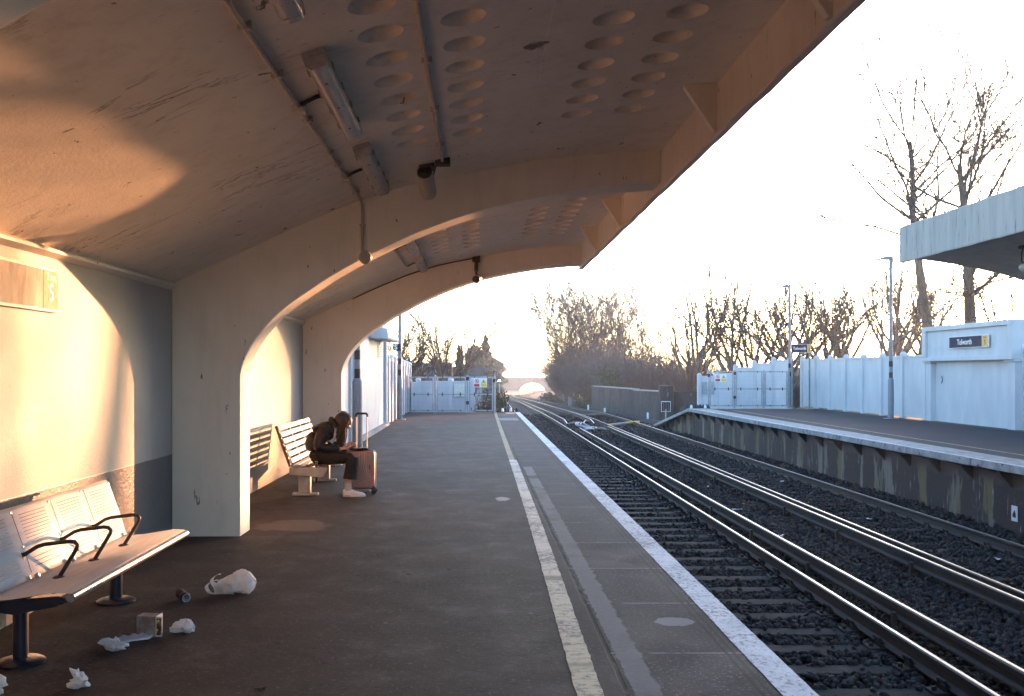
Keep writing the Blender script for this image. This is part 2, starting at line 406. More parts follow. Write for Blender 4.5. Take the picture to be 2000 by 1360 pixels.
    h = t.math('SUBTRACT', h, t.math('MULTIPLY', ck, 1.2))
    rough = t.math('SUBTRACT', .80, t.math('MULTIPLY', t.ramp(med, .4, .7), .14))
    return t.done(col, rough, 0, t.bump(h, .45, .007), .16)

def rplatform_mat():
    t = NT('far_platform_surface'); p = t.pos(); x, y, z = t.xyz(p)
    col = t.mix(t.ramp(t.noise(p, .5, 6, .65), .35, .65), (0.0435,0.0390,0.0405), (0.0285,0.0255,0.0277))
    col = t.mix(t.ramp(t.noise(p, 2.4, 6, .7), .58, .75), col, (0.0638,0.0585,0.0570))
    col = t.mix(t.ramp(t.math('ADD', x, t.math('MULTIPLY', t.noise(p, 2, 3), .5)), 13.2, 13.6), col, (.16,.14,.07))
    return t.done(col, .8, 0, t.bump(t.noise(p, 70, 4), .3, .006), .14)

def paint_mat(name, c, c2, under, wear=.52, fine=22):
    t = NT(name); p = t.pos()
    col = t.mix(t.ramp(t.noise(p, 3.2, 5), .35, .65), c, c2)
    w = t.math('ADD', t.math('MULTIPLY', t.noise(t.mapping(p, scale=(1,.7,1)), fine, 6, .75), .65), t.math('MULTIPLY', t.noise(p, 1.7, 4), .35))
    col = t.mix(t.ramp(w, wear, wear+.06), col, under)
    cr = t.math('ABSOLUTE', t.math('SUBTRACT', t.noise(p, 9, 5, .6, .5), .5))
    col = t.mix(t.ramp(cr, .004, .012, .55, 0), col, under)
    return t.done(col, .7, 0, t.bump(w, .3, .004))

def yellow_mat():
    t = NT('yellow_line_paint'); p = t.pos(); y = t.xyz(p)[1]
    near = t.mix(t.ramp(y, 5.0, 8.5), (.60,.50,.32), (.66,.58,.46))
    far = t.mix(t.noise(p, 2.5, 4), (.40,.27,.09), (.28,.20,.09))
    f = t.ramp(y, 16.2, 16.25)
    col = t.mix(f, near, far)
    w = t.math('ADD', t.math('MULTIPLY', t.noise(p, 20, 6, .75), .6), t.math('MULTIPLY', t.noise(p, 1.5, 4), .4))
    col = t.mix(t.ramp(w, .485, .57, 0, .85), col, (.13,.11,.095))
    st_ = t.noise(t.mapping(p, scale=(.5,5,1)), 5, 5, .7); col = t.mix(t.ramp(st_, .55, .66, 0, .6), col, (.16,.135,.10))
    bars = t.ramp(t.noise(t.mapping(p, scale=(.2,2.2,1)), 1.6, 3), .56, .64, 0, .65)
    col = t.mix(t.math('MULTIPLY', bars, t.ramp(y, 9, 8, 0, 1)), col, (.20,.15,.08))
    return t.done(col, .7, 0, t.bump(w, .3, .004))

def stripe_wall_mat():
    t = NT('peeling_platform_wall'); p = t.pos(); x, y, z = t.xyz(p)
    v = t.mapping(p, scale=(1,1,.16))
    wob = t.math('MULTIPLY', t.math('SUBTRACT', t.noise(v, .9, 6, .7), .5), 2.4)
    s = t.math('FRACT', t.math('ADD', t.math('DIVIDE', y, 1.38), wob))
    pale = t.math('MULTIPLY', t.math('MULTIPLY', t.ramp(s, .60, .63), t.ramp(s, .90, .93, 1, 0)), t.ramp(t.noise(v, 2.6, 6, .75), .36, .44))
    dark = t.mix(t.noise(p, 6, 5), (.022,.010,.009), (.010,.007,.007))
    dark = t.mix(t.ramp(t.noise(v, 5.2, 7, .75), .585, .63), dark, (.24,.21,.20))
    pc = t.mix(t.ramp(t.noise(v, 1.3, 3), .46, .54), (.17,.155,.125), (.12,.098,.035))
    pc = t.mix(t.ramp(t.noise(v, 4, 6, .7), .52, .66), pc, (.06,.045,.035))
    col = t.mix(pale, dark, pc)
    col = t.mix(t.ramp(t.math('ADD', z, t.math('MULTIPLY', t.noise(p, 5, 4), .25)), -.30, -.12), col, (.085,.066,.052))
    col = t.mix(t.ramp(t.noise(p, 14, 5, .7), .62, .7), col, (.10,.06,.045))
    return t.done(col, .75, 0, t.bump(t.noise(p, 18, 5), .4, .01))

def trackbed_mat():
    t = NT('ballast_bed'); p = t.pos()
    cell = t.n('ShaderNodeTexVoronoi'); t.l(p, cell.inputs['Vector']); cell.inputs['Scale'].default_value = 17
    g = t.n('ShaderNodeSeparateColor'); t.l(cell.outputs['Color'], g.inputs[0])
    col = t.mix(g.outputs[0], (0.0136,0.0129,0.0143), (0.0354,0.0320,0.0313))
    col = t.mix(t.ramp(t.noise(p, .8, 5), .4, .65), col, (.032,.030,.033))
    return t.done(col, .85, 0, t.bump(t.ramp(cell.outputs['Distance'], 0, .6, 1, 0), .9, .03), .15)

M['plat'] = platform_mat(); M['rplat'] = rplatform_mat(); M['stripe'] = stripe_wall_mat(); M['bed'] = trackbed_mat()
M['whiteline'] = paint_mat('white_line_paint', (.70,.70,.72), (.52,.53,.56), (.22,.21,.21), .515, 30)
M['creamline'] = paint_mat('cream_line_paint', (.42,.36,.26), (.32,.28,.22), (.07,.065,.065), .50)
M['yellowline'] = yellow_mat()

# ------------------------------------------------------------------ ground sheet and track bed
def ground_z(x, y):
    z = zt(y) - .30
    cx = 5.2 + xd(y)
    d = abs(x - cx)
    if y > 58:
        k = min(1, (y-58)/40)
        if d > 6: z += k * min(4.2, (d-6)*.22) * (1 if x > cx else .75) * min(1, max(0, (260-y)/120) + .35)
    return z
gm = MB()
gx = [-900,-300,-120,-60,-30,-18,-12,-8,-5,-3,-1,0.5,2,4,6,8,10,12,14,17,21,26,34,45,60,90,150,320,900]
gy = [-400,-100,-40,-15,0,15,30,40,46,52,58,65,72,80,90,100,115,130,150,170,200,230,260,300,340,390,440,500,560,650,800,1100,1600,2400]
gr = random.Random(3)
gm.sheet([[(x + (xd(y) if y < 600 else 27) * (1 if -60 < x < 90 else 0), y, ground_z(x + (xd(y) if y < 600 else 27) * (1 if -60 < x < 90 else 0), y) + (gr.uniform(-.12,.12) if abs(x-5) > 7 and y > 60 else 0)) for x in gx] for y in gy])
struct(gm.build('ground', M['earth'], smooth=60))

bm_ = MB(); br = random.Random(5); rows = []
bx = [1.45,1.75,2.1,2.6,3.0,3.4,3.9,4.35,4.6,4.9,5.2,5.6,6.2,6.8,7.4,7.9,8.1,8.6,9.3,10.4]
by = [-12+.8*i for i in range(64)] + list(range(40,130,3)) + list(range(130,540,8))
for y in by:
    r = []
    for x in bx:
        z = zt(y) - .262
        if 4.4 < x < 5.15: z += .05
        if x > 7.85: z += .04
        if x > 9.5: z -= .3
        if x < 1.5: z -= .1
        if y > 40 and x < 1.6: z -= .05
        r.append((x + xd(y), y, z + br.uniform(-.012,.012)))
    rows.append(r)
bm_.sheet(rows)
struct(bm_.build('track_bed', M['bed'], smooth=60))

# ------------------------------------------------------------------ platforms
pm = MB()
for (y0, y1) in [(-14, 35.2)]:
    pm.box(-3.4, 1.50, y0, y1, -1.4, 0)
pm.add([(-3.4,35.2,0),(1.50,35.2,0),(1.50,42.0,-1.2),(-3.4,42.0,-1.2)], [(0,1,2,3)])
pm.box(1.50, 1.53, -14, 35.2, -.12, 0)
struct(pm.build('near_platform', M['plat']))
def ribbon(name, mat, pts, w, z=.004, step=.06, jit=.0022, seed=1):
    """painted line along Y: pts = [(y, x_left)], width w(y)"""
    f = herm(pts); rr = random.Random(seed); y = pts[0][0]; rows = []
    while y < pts[-1][0]:
        a = f(y) + rr.gauss(0, jit); b = f(y) + w(y) + rr.gauss(0, jit)
        rows.append([(a, y, z), (b, y, z)]); y += step if y < 20 else step*3
    m = MB(); m.sheet(rows)
    return struct(m.build(name, mat))
ribbon('yellow_platform_line', M['yellowline'], [(-13,.40),(4.2,.448),(7,.478),(11,.512),(16.2,.535),(20,.548),(35.0,.615)], lambda y: (.122 if y < 16.2 else .092), seed=2)
ribbon('white_edge_line', M['whiteline'], [(-13,1.368),(35.15,1.368)], lambda y: .160, jit=.0014, seed=4)
mm = MB()
mm.box(-2.3, .52, 34.35, 34.5, .0005, .004); mm.box(1.02, 1.33, 33.6, 34.9, .0005, .004)
struct(mm.build('yellow_end_line', M['yellowline']))

rp = MB()
rp.box(8.46, 14.6, -14, 38.6, -1.4, -.004, 0)
rp.add([(8.46,38.6,-.004),(14.6,38.6,-.004),(14.6,46.2,-1.05),(8.46,46.2,-1.05),(8.46,38.6,-1.4),(14.6,38.6,-1.4),(14.6,46.2,-1.4),(8.46,46.2,-1.4)], [(0,1,2,3),(0,3,7,4),(3,2,6,7),(1,5,6,2)], 0)
o = rp.build('far_platform', [M['rplat']])
struct(o)
fw = MB(); wr = random.Random(11); ys = [-14+.4*i for i in range(int(52.6/.4)+1)]
fw.sheet([[(8.445 + wr.uniform(-.006,.006), y, -.11), (8.445 + wr.uniform(-.008,.008), y, -.6), (8.44, y, -1.25)] for y in ys])
fw.add([(8.445,38.6,-.11),(8.445,46.2,-1.16),(8.445,46.2,-1.3),(8.445,38.6,-1.3)], [(0,1,2,3)])
struct(fw.build('far_platform_wall', M['stripe'], smooth=40))
cp = MB(); cr_ = random.Random(12); y = -14.0
while y < 38.5:
    L = min(1.22, 38.6 - y); dx = cr_.uniform(-.012, .012); dz = cr_.uniform(-.006,.004)
    cp.box(8.18+dx, 8.95, y+.006, y+L-.006, -.115+dz, dz)
    y += 1.22
# ramp copings
ry = 38.6
while ry < 46.0:
    z0 = -(ry-38.6)/7.6*1.05; z1 = -(ry+1.2-38.6)/7.6*1.05
    cp.add([(8.18,ry+.01,z0),(8.95,ry+.01,z0),(8.95,ry+1.19,z1),(8.18,ry+1.19,z1),(8.18,ry+.01,z0-.12),(8.95,ry+.01,z0-.12),(8.95,ry+1.19,z1-.12),(8.18,ry+1.19,z1-.12)], [(0,1,2,3),(4,7,6,5),(0,4,5,1),(2,6,7,3),(0,3,7,4),(1,5,6,2)])
    ry += 1.2
struct(cp.build('far_platform_coping', M['cope'], bevel=.012))
cb = MB(); y = -13.6
while y < 45.4:
    z = 0 if y < 38.6 else -(y-38.6)/7.6*1.05
    wv = cr_.uniform(.06,.11)
    cb.prism([(8.45, z-.118), (8.235, z-.118), (8.25, z-.17), (8.45, z-.40)], 'y', y, y+wv)
    cb.add([(8.45,y+wv,z-.17),(8.45,y+1.0,z-.118),(8.27,y+1.0,z-.118),(8.27,y+wv,z-.17)], [(0,1,2,3)])
    y += 1.22
struct(cb.build('far_platform_corbels', M['darkwall']))  # corbels coloured dark to carry the diagonal shade under the coping
ribbon('far_white_edge_line', M['whiteline'], [(-13,8.195),(38.5,8.195)], lambda y: .10, z=.009, jit=.006, seed=8)
ribbon('far_cream_line', M['creamline'], [(-13,9.36),(20,9.38),(38.3,9.45)], lambda y: .07, z=.004, jit=.002, seed=9)
mm = MB(); mm.box(9.0, 12.9, 38.0, 38.35, .0003, .003); struct(mm.build('far_yellow_end_line', M['yellowline']))

# ------------------------------------------------------------------ rails
RAILP = [(-.070,0),(.070,0),(.070,.012),(.014,.032),(.010,.108),(.034,.124),(.0345,.150),(.016,.158),(-.016,.158),(-.0345,.150),(-.034,.124),(-.010,.108),(-.014,.032),(-.070,.012)]
CONP  = [(-.055,0),(.055,0),(.055,.016),(.018,.034),(.018,.085),(.039,.10),(.039,.142),(.017,.150),(-.017,.150),(-.039,.142),(-.039,.10),(-.018,.085),(-.018,.034),(-.055,.016)]
def rail_mesh(x0, ztop, ya, yb, prof, ends=(0,0)):
    m = MB(); ysr = [ya] + [y for y in ypath if ya < y < yb] + [yb]
    n = len(prof); vs = []; H = max(p[1] for p in prof)
    extra = []
    if ends[0]: extra.append((0, ends[0]))
    if ends[1]: extra.append((1, ends[1]))
    pts = [(y, 0) for y in ysr]
    if ends[0]: pts = [(ya, -.12), (ya+1.6, 0)] + [(y,0) for y in ysr[1:]]
    if ends[1]: pts = pts[:-1] + [(yb-1.6, 0), (yb, -.12)]
    for (y, dz) in pts:
        X = x0 + xd(y); Z = zt(y) - zt(0) + ztop - H + dz
        vs += [(X+p[0], y, Z+p[1]) for p in prof]
    for i in range(len(pts)-1):
        for k in range(n):
            k2 = (k+1) % n
            m.add([], [])
    base = len(m.v); m.v.extend(vs)
    for i in range(len(pts)-1):
        for k in range(n):
            k2 = (k+1) % n
            m.f.append([base+i*n+k, base+i*n+k2, base+(i+1)*n+k2, base+(i+1)*n+k]); m.m.append(1 if k == 7 else 0)
    m.f.append(list(range(base, base+n))); m.m.append(0)
    m.f.append(list(range(base+(len(pts)-1)*n, base+len(pts)*n))); m.m.append(0)
    return m
RT = -.892; CT = -.816
for (x, lab) in [(XA-GA, 'rusty running rail hidden closest below the left platform edge'),
                 (XA, 'bright topped running rail nearest the white platform edge line'),
                 (XD, 'running rail close beside the conductor rail of the far track'),
                 (XE, 'running rail nearest the peeling wall of the far platform')]:
    tag(rail_mesh(x, RT, -12, 520, RAILP).build('running_rail', [M['rust'], M['railtop']], smooth=50), lab, 'rail', 'running rails of the two tracks')
GAPS = [(XB, 41.3, 45.2), (XC, 42.5, 45.6)]
for (x, g0, g1), nm in zip(GAPS, ('near', 'far')):
    for (ya, yb, e, side) in [(-12, g0, (0,1), 'camera side'), (g1, 520, (1,0), 'bridge side')]:
        r = thing('conductor_rail', {('near','camera side'):'long raised conductor rail beside the near track, before the cable gap',
                                     ('near','bridge side'):'raised conductor rail beside the near track, beyond the cable gap',
                                     ('far','camera side'):'long raised conductor rail of the far track, before the cable gap',
                                     ('far','bridge side'):'raised conductor rail of the far track, beyond the cable gap'}[(nm,side)], 'rail', (x, ya, -1.1), 'raised conductor rails')
        rail_mesh(x, CT, ya, yb, CONP, e).build('rail', [M['rust'], M['railtop']], r, smooth=50)
        y = ya + 1.55
        ps = MB(); k = 0
        while y < min(yb, 62):
            if y > 2:
                pt = MB(); zc = zt(y) - zt(0)
                pt.lathe([(.075,-1.12),(.08,-1.07),(.055,-1.04),(.05,-1.0),(.062,-.985),(.06,-.967)], (x + xd(y), y, zc), 12)
                pt.box(x-.085+xd(y), x-.05+xd(y), y-.035, y+.035, zc-1.08, zc-.90); pt.box(x+.05+xd(y), x+.085+xd(y), y-.035, y+.035, zc-1.08, zc-.90)
                pt.build('insulator', M['pot'], r)
            y += 2.52
# ------------------------------------------------------------------ sleepers
sleeper_ys = [7.86 - .625*6 + .625*i for i in range(86)]
def sleeper_proto(cx, y, lab, grp):
    t = thing('sleeper', lab, 'sleeper', (cx, y, -1.09), grp)
    m = MB(); m.box(cx-1.3, cx+1.3, y-.125, y+.125, -1.22, -1.09)
    m.build('timber', M['sleeper'], t, bevel=.012)
    for s in (-1, 1):
        c = MB(); X = cx + s*GA/2
        c.box(X-.19, X+.19, y-.085, y+.085, -1.09, -1.066)
        for q in (-1, 1):
            c.box(X+q*.075-.022, X+q*.075+.022, y-.06, y+.06, -1.066, -1.02)
            c.tube([(X+q*.075, y-.05, -1.02), (X+q*.10, y-.055, -.985), (X+q*.125, y, -.975), (X+q*.10, y+.05, -.985), (X+q*.085, y+.05, -1.03)], .016, 6)
            c.lathe([(.022,0),(.022,.03),(.012,.036)], (X+q*.155, y, -1.068), 8)
        c.build('rail_chair', M['chair'], t)
    return t
for (cx, lab, grp) in [(XA-GA/2, 'dark weathered sleeper in the ballast of the track beside the left platform', 'sleepers of the near track'),
                       ((XD+XE)/2, 'dusty half buried sleeper of the track beside the far platform', 'sleepers of the far track')]:
    pr = None; sr = random.Random(int(cx*10))
    for y in sleeper_ys:
        if pr is None: pr = sleeper_proto(cx, y, lab, grp); continue
        dup(pr, (cx + xd(y) + sr.uniform(-.02,.02), y + sr.uniform(-.012,.012), -1.09 + zt(y)-zt(0) - (sr.uniform(0,.02) if cx > 5 else sr.uniform(0,.006))), rotz=sr.uniform(-.008,.008))
# ------------------------------------------------------------------ ballast stones (one mass of loose stones)
def stones():
    g = np.random.default_rng(4)
    ph = (1+5**.5)/2
    ico = np.array([(-1,ph,0),(1,ph,0),(-1,-ph,0),(1,-ph,0),(0,-1,ph),(0,1,ph),(0,-1,-ph),(0,1,-ph),(ph,0,-1),(ph,0,1),(-ph,0,-1),(-ph,0,1)]) / 1.9
    fac = np.array([(0,11,5),(0,5,1),(0,1,7),(0,7,10),(0,10,11),(1,5,9),(5,11,4),(11,10,2),(10,7,6),(7,1,8),(3,9,4),(3,4,2),(3,2,6),(3,6,8),(3,8,9),(4,9,5),(2,4,11),(6,2,10),(8,6,7),(9,8,1)])
    P = []
    def fill(n, x0, x1, y0, y1, zb, dz, s0, s1, avoid=None, keep=0.05, pw=1.0):
        x = g.uniform(x0, x1, n); y = y0 + (y1-y0)*g.uniform(0,1,n)**pw
        z = zb + g.uniform(0, dz, n); s = g.uniform(s0, s1, n)
        if avoid is not None:
            sy = np.array(sleeper_ys); d = np.abs(y[:,None]-sy[None,:]).min(1)
            ok = (d > .105) | (g.uniform(0,1,n) < keep)
            z = np.where(d > .105, z, -1.085)
            x, y, z, s = x[ok], y[ok], z[ok], s[ok]
        P.append(np.stack([x,y,z,s],1))
    fill(15000, 1.6, 4.0, 4.0, 16, -1.135, .05, .022, .040, True, .03, 1.2)
    fill(6000, 1.6, 4.0, 16, 40, -1.135, .045, .028, .048, True, .04)
    fill(13000, 3.9, 5.4, 5.0, 17, -1.115, .075, .022, .042, None, 0, 1.2)
    fill(6500, 3.9, 5.4, 17, 40, -1.11, .07, .030, .05)
    fill(9000, 5.35, 7.5, 8.0, 20, -1.12, .055, .022, .040, True, .22, 1.2)
    fill(5000, 5.35, 7.5, 20, 40, -1.12, .05, .03, .048, True, .22)
    fill(6000, 7.4, 8.44, 10, 40, -1.13, .09, .024, .046)
    fill(2600, 1.6, 8.4, 40, 58, -1.115, .05, .035, .06, True, .1)
    S = np.concatenate(P); n = len(S)
    A = g.normal(size=(n,3,3)); Q, _ = np.linalg.qr(A)
    sc = np.stack([g.uniform(.8,1.35,n), g.uniform(.7,1.1,n), g.uniform(.5,.85,n)],1)
    jit = 1 + g.uniform(-.28,.28,(n,12,1))
    V = ico[None]*jit*sc[:,None,:]*S[:,3][:,None,None]
    V = np.einsum('nij,nkj->nki', Q, V) + S[:,None,:3]
    F = (fac[None] + (np.arange(n)*12)[:,None,None]).reshape(-1)
    me = bpy.data.meshes.new('ballast'); me.vertices.add(n*12); me.vertices.foreach_set('co', V.reshape(-1).astype(np.float32))
    me.loops.add(len(F)); me.loops.foreach_set('vertex_index', F.astype(np.int32))
    me.polygons.add(n*20); me.polygons.foreach_set('loop_start', (np.arange(n*20)*3).astype(np.int32)); me.polygons.foreach_set('loop_total', np.full(n*20,3,np.int32))
    me.materials.append(M['stonesm']); me.update(calc_edges=True)
    o = bpy.data.objects.new('ballast', me); COL.objects.link(o); o['kind'] = 'stuff'; o['label'] = 'loose dark ballast stones between the rails'
def stone_mat():
    t = NT('ballast_stones'); gnode = t.n('ShaderNodeNewGeometry'); r = gnode.outputs['Random Per Island']
    col = t.mix(r, (0.0122,0.0116,0.0129), (0.0354,0.0320,0.0326))
    col = t.mix(t.ramp(r, .93, .95), col, (0.0680,0.0612,0.0578))
    col = t.mix(t.ramp(r, .45, .5, 0, 1), col, t.mix(r, (0.0218,0.0177,0.0163), (0.0435,0.0374,0.0347)))
    col = t.mix(t.ramp(t.noise(gnode.outputs['Position'], .7, 4), .4, .65, 0, .6), col, (0.0136,0.0129,0.0150))
    return t.done(col, .8, 0, t.bump(t.noise(gnode.outputs['Position'], 60, 4), .4, .006), .2)
M['stonesm'] = stone_mat()
stones()
# ------------------------------------------------------------------ the concrete shelter
WX = -2.67
shell = herm([(-2.67,2.215),(-2.3,2.385),(-1.93,2.553),(-1.66,2.68),(-1.39,2.797),(-1.01,2.95),(-.55,3.09),(0,3.20),(.557,3.30),(1.02,3.352),(1.68,3.39)])
INTR = [(-2.07,1.42),(-2.045,1.53),(-1.99,1.645),(-1.93,1.742),(-1.84,1.852),(-1.73,1.962),(-1.61,2.058),(-1.48,2.146),(-1.35,2.235),(-1.21,2.322),(-.952,2.462),(-.584,2.64),(-.2245,2.778),(.135,2.887),(.584,2.98),(.988,3.045),(1.347,3.083),(1.63,3.10)]
shelter = thing('platform_shelter', 'cream concrete arched shelter with curved ceiling over the near platform', 'shelter', (WX, 8.9, 0))
def ceiling(Y0, Y1, bays):
    m = MB(); cols = [-.47,-.064,.73,1.12]; a = .16; pitch = .392; rad = .113
    xs = [-2.67 + .1*i for i in range(20)]
    xs = [x for x in xs if x < cols[0]-a-.02]
    def seg(x0, x1, n): return [x0 + (x1-x0)*i/n for i in range(n+1)]
    allx = sorted(set([round(q,5) for q in xs + seg(cols[0]-a, cols[0]+a, 8) + seg(cols[1]-a, cols[1]+a, 8) + seg(cols[1]+a, cols[2]-a, 5) + seg(cols[2]-a, cols[2]+a, 8) + seg(cols[3]-a, cols[3]+a, 8) + [1.45, 1.62]]))
    def strip(x0, x1, y0, y1):
        q = [x for x in allx if x0-1e-6 <= x <= x1+1e-6]
        m.sheet([[(x, y0, shell(x)) for x in q], [(x, y1, shell(x)) for x in q]])
    y = Y0
    for (b0, nrow) in bays:
        c0 = b0 - pitch/2; c1 = b0 + pitch*(nrow-1) + pitch/2
        strip(-2.67, 1.62, y, c0)
        edges = [-2.67]
        for c in cols: edges += [round(c-a,5), round(c+a,5)]
        edges.append(1.62)
        for i in range(0, len(edges), 2):
            if edges[i+1]-edges[i] > 1e-4: strip(edges[i], edges[i+1], c0, c1)
        for c in cols:
            for r in range(nrow):
                yc = b0 + pitch*r; h = pitch/2
                per = []
                for (sx, sy, ex, ey) in [(-1,-1,1,-1),(1,-1,1,1),(1,1,-1,1),(-1,1,-1,-1)]:
                    for k in range(8):
                        t_ = k/8; per.append((c + a*(sx+(ex-sx)*t_), yc + h*(sy+(ey-sy)*t_)))
                n = len(per); rings = [[(x, yy, shell(x)) for x, yy in per]]
                for q in (1.0, .985, .93, .8, .6, .35):
                    ring = []
                    for (x, yy) in per:
                        an = math.atan2((yy-yc), (x-c)); X = c + rad*q*math.cos(an); Y = yc + rad*q*math.sin(an)
                        dep = .0 if q == 1 else .012 + .062*math.sqrt(max(0, 1-q*q))
                        ring.append((X, Y, shell(X)+dep))
                    rings.append(ring)
                b = len(m.v); m.v.extend([p for rg in rings for p in rg])
                for i in range(len(rings)-1):
                    for k in range(n):
                        k2 = (k+1) % n
                        m.f.append([b+i*n+k, b+i*n+k2, b+(i+1)*n+k2, b+(i+1)*n+k]); m.m.append(0)
                m.v.append((c, yc, shell(c)+.074)); ce = len(m.v)-1; i = len(rings)-1
                for k in range(n): m.f.append([b+i*n+k, b+i*n+(k+1)%n, ce]); m.m.append(0)
        y = c1
    strip(-2.67, 1.62, y, Y1)
    return m
ceiling(-11.5, 15.72, [(4.11,9),(10.68,9)]).build('ceiling', M['shell'], shelter, smooth=28, weld=True)
# unseen roof sheet above the shell, added to stop light leaking in
m = MB(); xr = [-3.0 + .25*i for i in range(19)]
m.sheet([[(x, -11.5, shell(max(x,-2.67))+.22) for x in xr], [(x, 15.72, shell(max(x,-2.67))+.22) for x in xr]])
m.sheet([[(x, 15.715, shell(max(x,-2.67))+.0) for x in xr], [(x, 15.715, shell(max(x,-2.67))+.22) for x in xr]])
m.sheet([[(x, -11.5, shell(max(x,-2.67))+.0) for x in xr], [(x, -11.5, shell(max(x,-2.67))+.22) for x in xr]])
m.build('roof', M['wconc'], shelter)
for i, yc in enumerate((-10.79, -4.22, 2.35, 8.92, 15.49)):
    m = MB(); y0, y1 = yc-.19, yc+.19
    m2 = []
    pts = []
    for j in range(len(INTR)-1):
        (xa_, za), (xb_, zb) = INTR[j], INTR[j+1]
        for k in range(3): pts.append((xa_+(xb_-xa_)*k/3, za+(zb-za)*k/3))
    pts.append(INTR[-1])
    # smooth once
    for _ in range(2):
        pts = [pts[0]] + [((pts[j-1][0]+2*pts[j][0]+pts[j+1][0])/4, (pts[j-1][1]+2*pts[j][1]+pts[j+1][1])/4) for j in range(1,len(pts)-1)] + [pts[-1]]
    low = [(-2.665,-.01), (-2.07,-.01)] + pts
    top = lambda x: shell(x)+.06
    for yy in (y0, y1):
        b = len(m.v)
        colm = [(-2.665,-.01),(-2.07,-.01),(-2.07,1.42),(-2.07,top(-2.07)),(-2.665,top(-2.665))]
        m.add([(p[0],yy,p[1]) for p in colm], [(0,1,2,3,4)])
        rows = [[(p[0],yy,p[1]) for p in pts], [(p[0],yy,top(p[0])) for p in pts]]
        m.sheet(rows)
    m.sheet([[(p[0],y0,p[1]) for p in low], [(p[0],y1,p[1]) for p in low]])
    m.add([(1.63,y0,3.10),(1.63,y1,3.10),(1.63,y1,top(1.63)),(1.63,y0,top(1.63))], [(0,1,2,3)])
    m.build('arch', M['arch'], shelter, smooth=35, weld=True, bevel=.012)
m = MB(); m.box(WX-.22, WX, -11.5, 15.72, -.02, 2.235); m.build('back_wall', M['wall2'], shelter)
m = MB(); m.prism([(WX+.001,2.16),(WX+.055,2.185),(WX+.055,2.205),(WX+.001,2.235)], 'y', -11.5, 15.3); m.build('wall_ledge', M['arch'], shelter)
m = MB(); fr = random.Random(6)
ysf = [-11.5+.35*i for i in range(78)] ; ysf = [y for y in ysf if y < 15.7] + [15.72]
zb_ = [3.045 + fr.uniform(-.006,.006) for _ in ysf]
for i in range(len(ysf)-1):
    pass
rows_in = [[(1.62, y, 3.46) for y in ysf], [(1.62, y, 3.052) for y, z in zip(ysf, zb_)], [(1.632, y, z) for y, z in zip(ysf, zb_)], [(1.672, y, z-.004) for y, z in zip(ysf, zb_)], [(1.68, y, z+.01) for y, z in zip(ysf, zb_)], [(1.68, y, 3.75) for y in ysf], [(1.62, y, 3.75) for y in ysf], [(1.62, y, 3.46) for y in ysf]]
m.sheet(rows_in)
for k in (0, -1): m.add([r[k] for r in rows_in[:-1]], [tuple(range(7))])
m.build('fascia', M['fascia'], shelter, weld=True)
for yb in (-2.03, .16, 4.55, 6.72, 11.12, 13.32):
    m = MB(); m.prism([(1.40, 3.40), (1.625, 3.40), (1.625, 3.06), (1.60, 3.06), (1.40, 3.36)], 'y', yb-.03, yb+.03)
    m.build('bracket', M['fascia'], shelter, bevel=.006)

# conduits (rigid pipes clipped to the ceiling)
c = thing('conduit', 'painted cable pipe bending off the ceiling down the front arch, beside the strip lights', 'cable pipe', (-1.0, 5, 2.93))
xz = (-1.0, shell(-1.0)-.018)
m = MB(); m.tube([(xz[0],-6,xz[1]),(xz[0],8.62,xz[1]),(xz[0]+.005,8.70,xz[1]-.02),(xz[0]+.005,8.715,xz[1]-.09),(xz[0]+.005,8.715,2.50)], .014, 8); m.build('pipe', M['conduit'], c, smooth=50)
for y in (4.3,5.0,5.9,6.8,7.2,8.3): MB().box(-1.03,-.97,y-.012,y+.012,xz[1]-.012,xz[1]+.03).build('pipe_clip', M['conduit'], c)
MB().box(-1.02,-.97,8.70,8.73,2.72,2.735).build('pipe_clip', M['conduit'], c)
for y in (5.62, 7.65): MB().box(-1.035,-.965,y-.045,y+.045,xz[1]-.03,xz[1]+.03).build('junction_box', M['conduit'], c, bevel=.006)
c2 = thing('conduit', 'painted cable pipe between the two left rows of ceiling hollows, ending at the camera', 'cable pipe', (-.27, 5, 3.1))
z2 = shell(-.27)-.016
m = MB(); m.tube([(-.27,-6,z2),(-.27,7.98,z2)], .014, 8); m.build('pipe', M['conduit'], c2, smooth=50)
m = MB(); m.box(-.33,-.21,7.96,8.06,z2-.03,z2+.03); m.build('junction_box', M['darkmetal'], c2, bevel=.005)
for y in (5.4,6.4,7.4): MB().box(-.30,-.24,y-.012,y+.012,z2-.012,z2+.03).build('pipe_clip', M['conduit'], c2)
c3 = thing('conduit', 'painted cable pipe of the second bay feeding the two strip lights past the front arch', 'cable pipe', (-1.0, 12, 2.93))
m = MB(); m.tube([(-1.0,9.12,xz[1]),(-1.0,14.0,xz[1])], .014, 8); m.build('pipe', M['conduit'], c3, smooth=50)
c4 = thing('cable', 'thin dark cable along the top of the far arch to the hanging camera', 'cable', (-.5, 15.28, 3.0))
m = MB(); m.tube([(x, 15.285, shell(x)-.012) for x in [-1.9+.1*i for i in range(20)]], .009, 6); m.build('flex', M['darkmetal'], c4)
wl = thing('wall_lamp', 'small white round fitting under the front arch where the pipe ends', 'lamp', (-.97, 8.76, 2.44))
m = MB(); m.lathe([(.055,0),(.06,.02),(.05,.05),(.02,.062)], (-.965,8.70,2.44), 16, mat=Euler((R(90),0,0)).to_matrix()); m.build('housing', M['camcream'], wl, smooth=40)
m = MB(); m.tube([(-.985,8.715,2.50),(-.975,8.70,2.46)], .016, 8); m.build('gland', M['conduit'], wl)

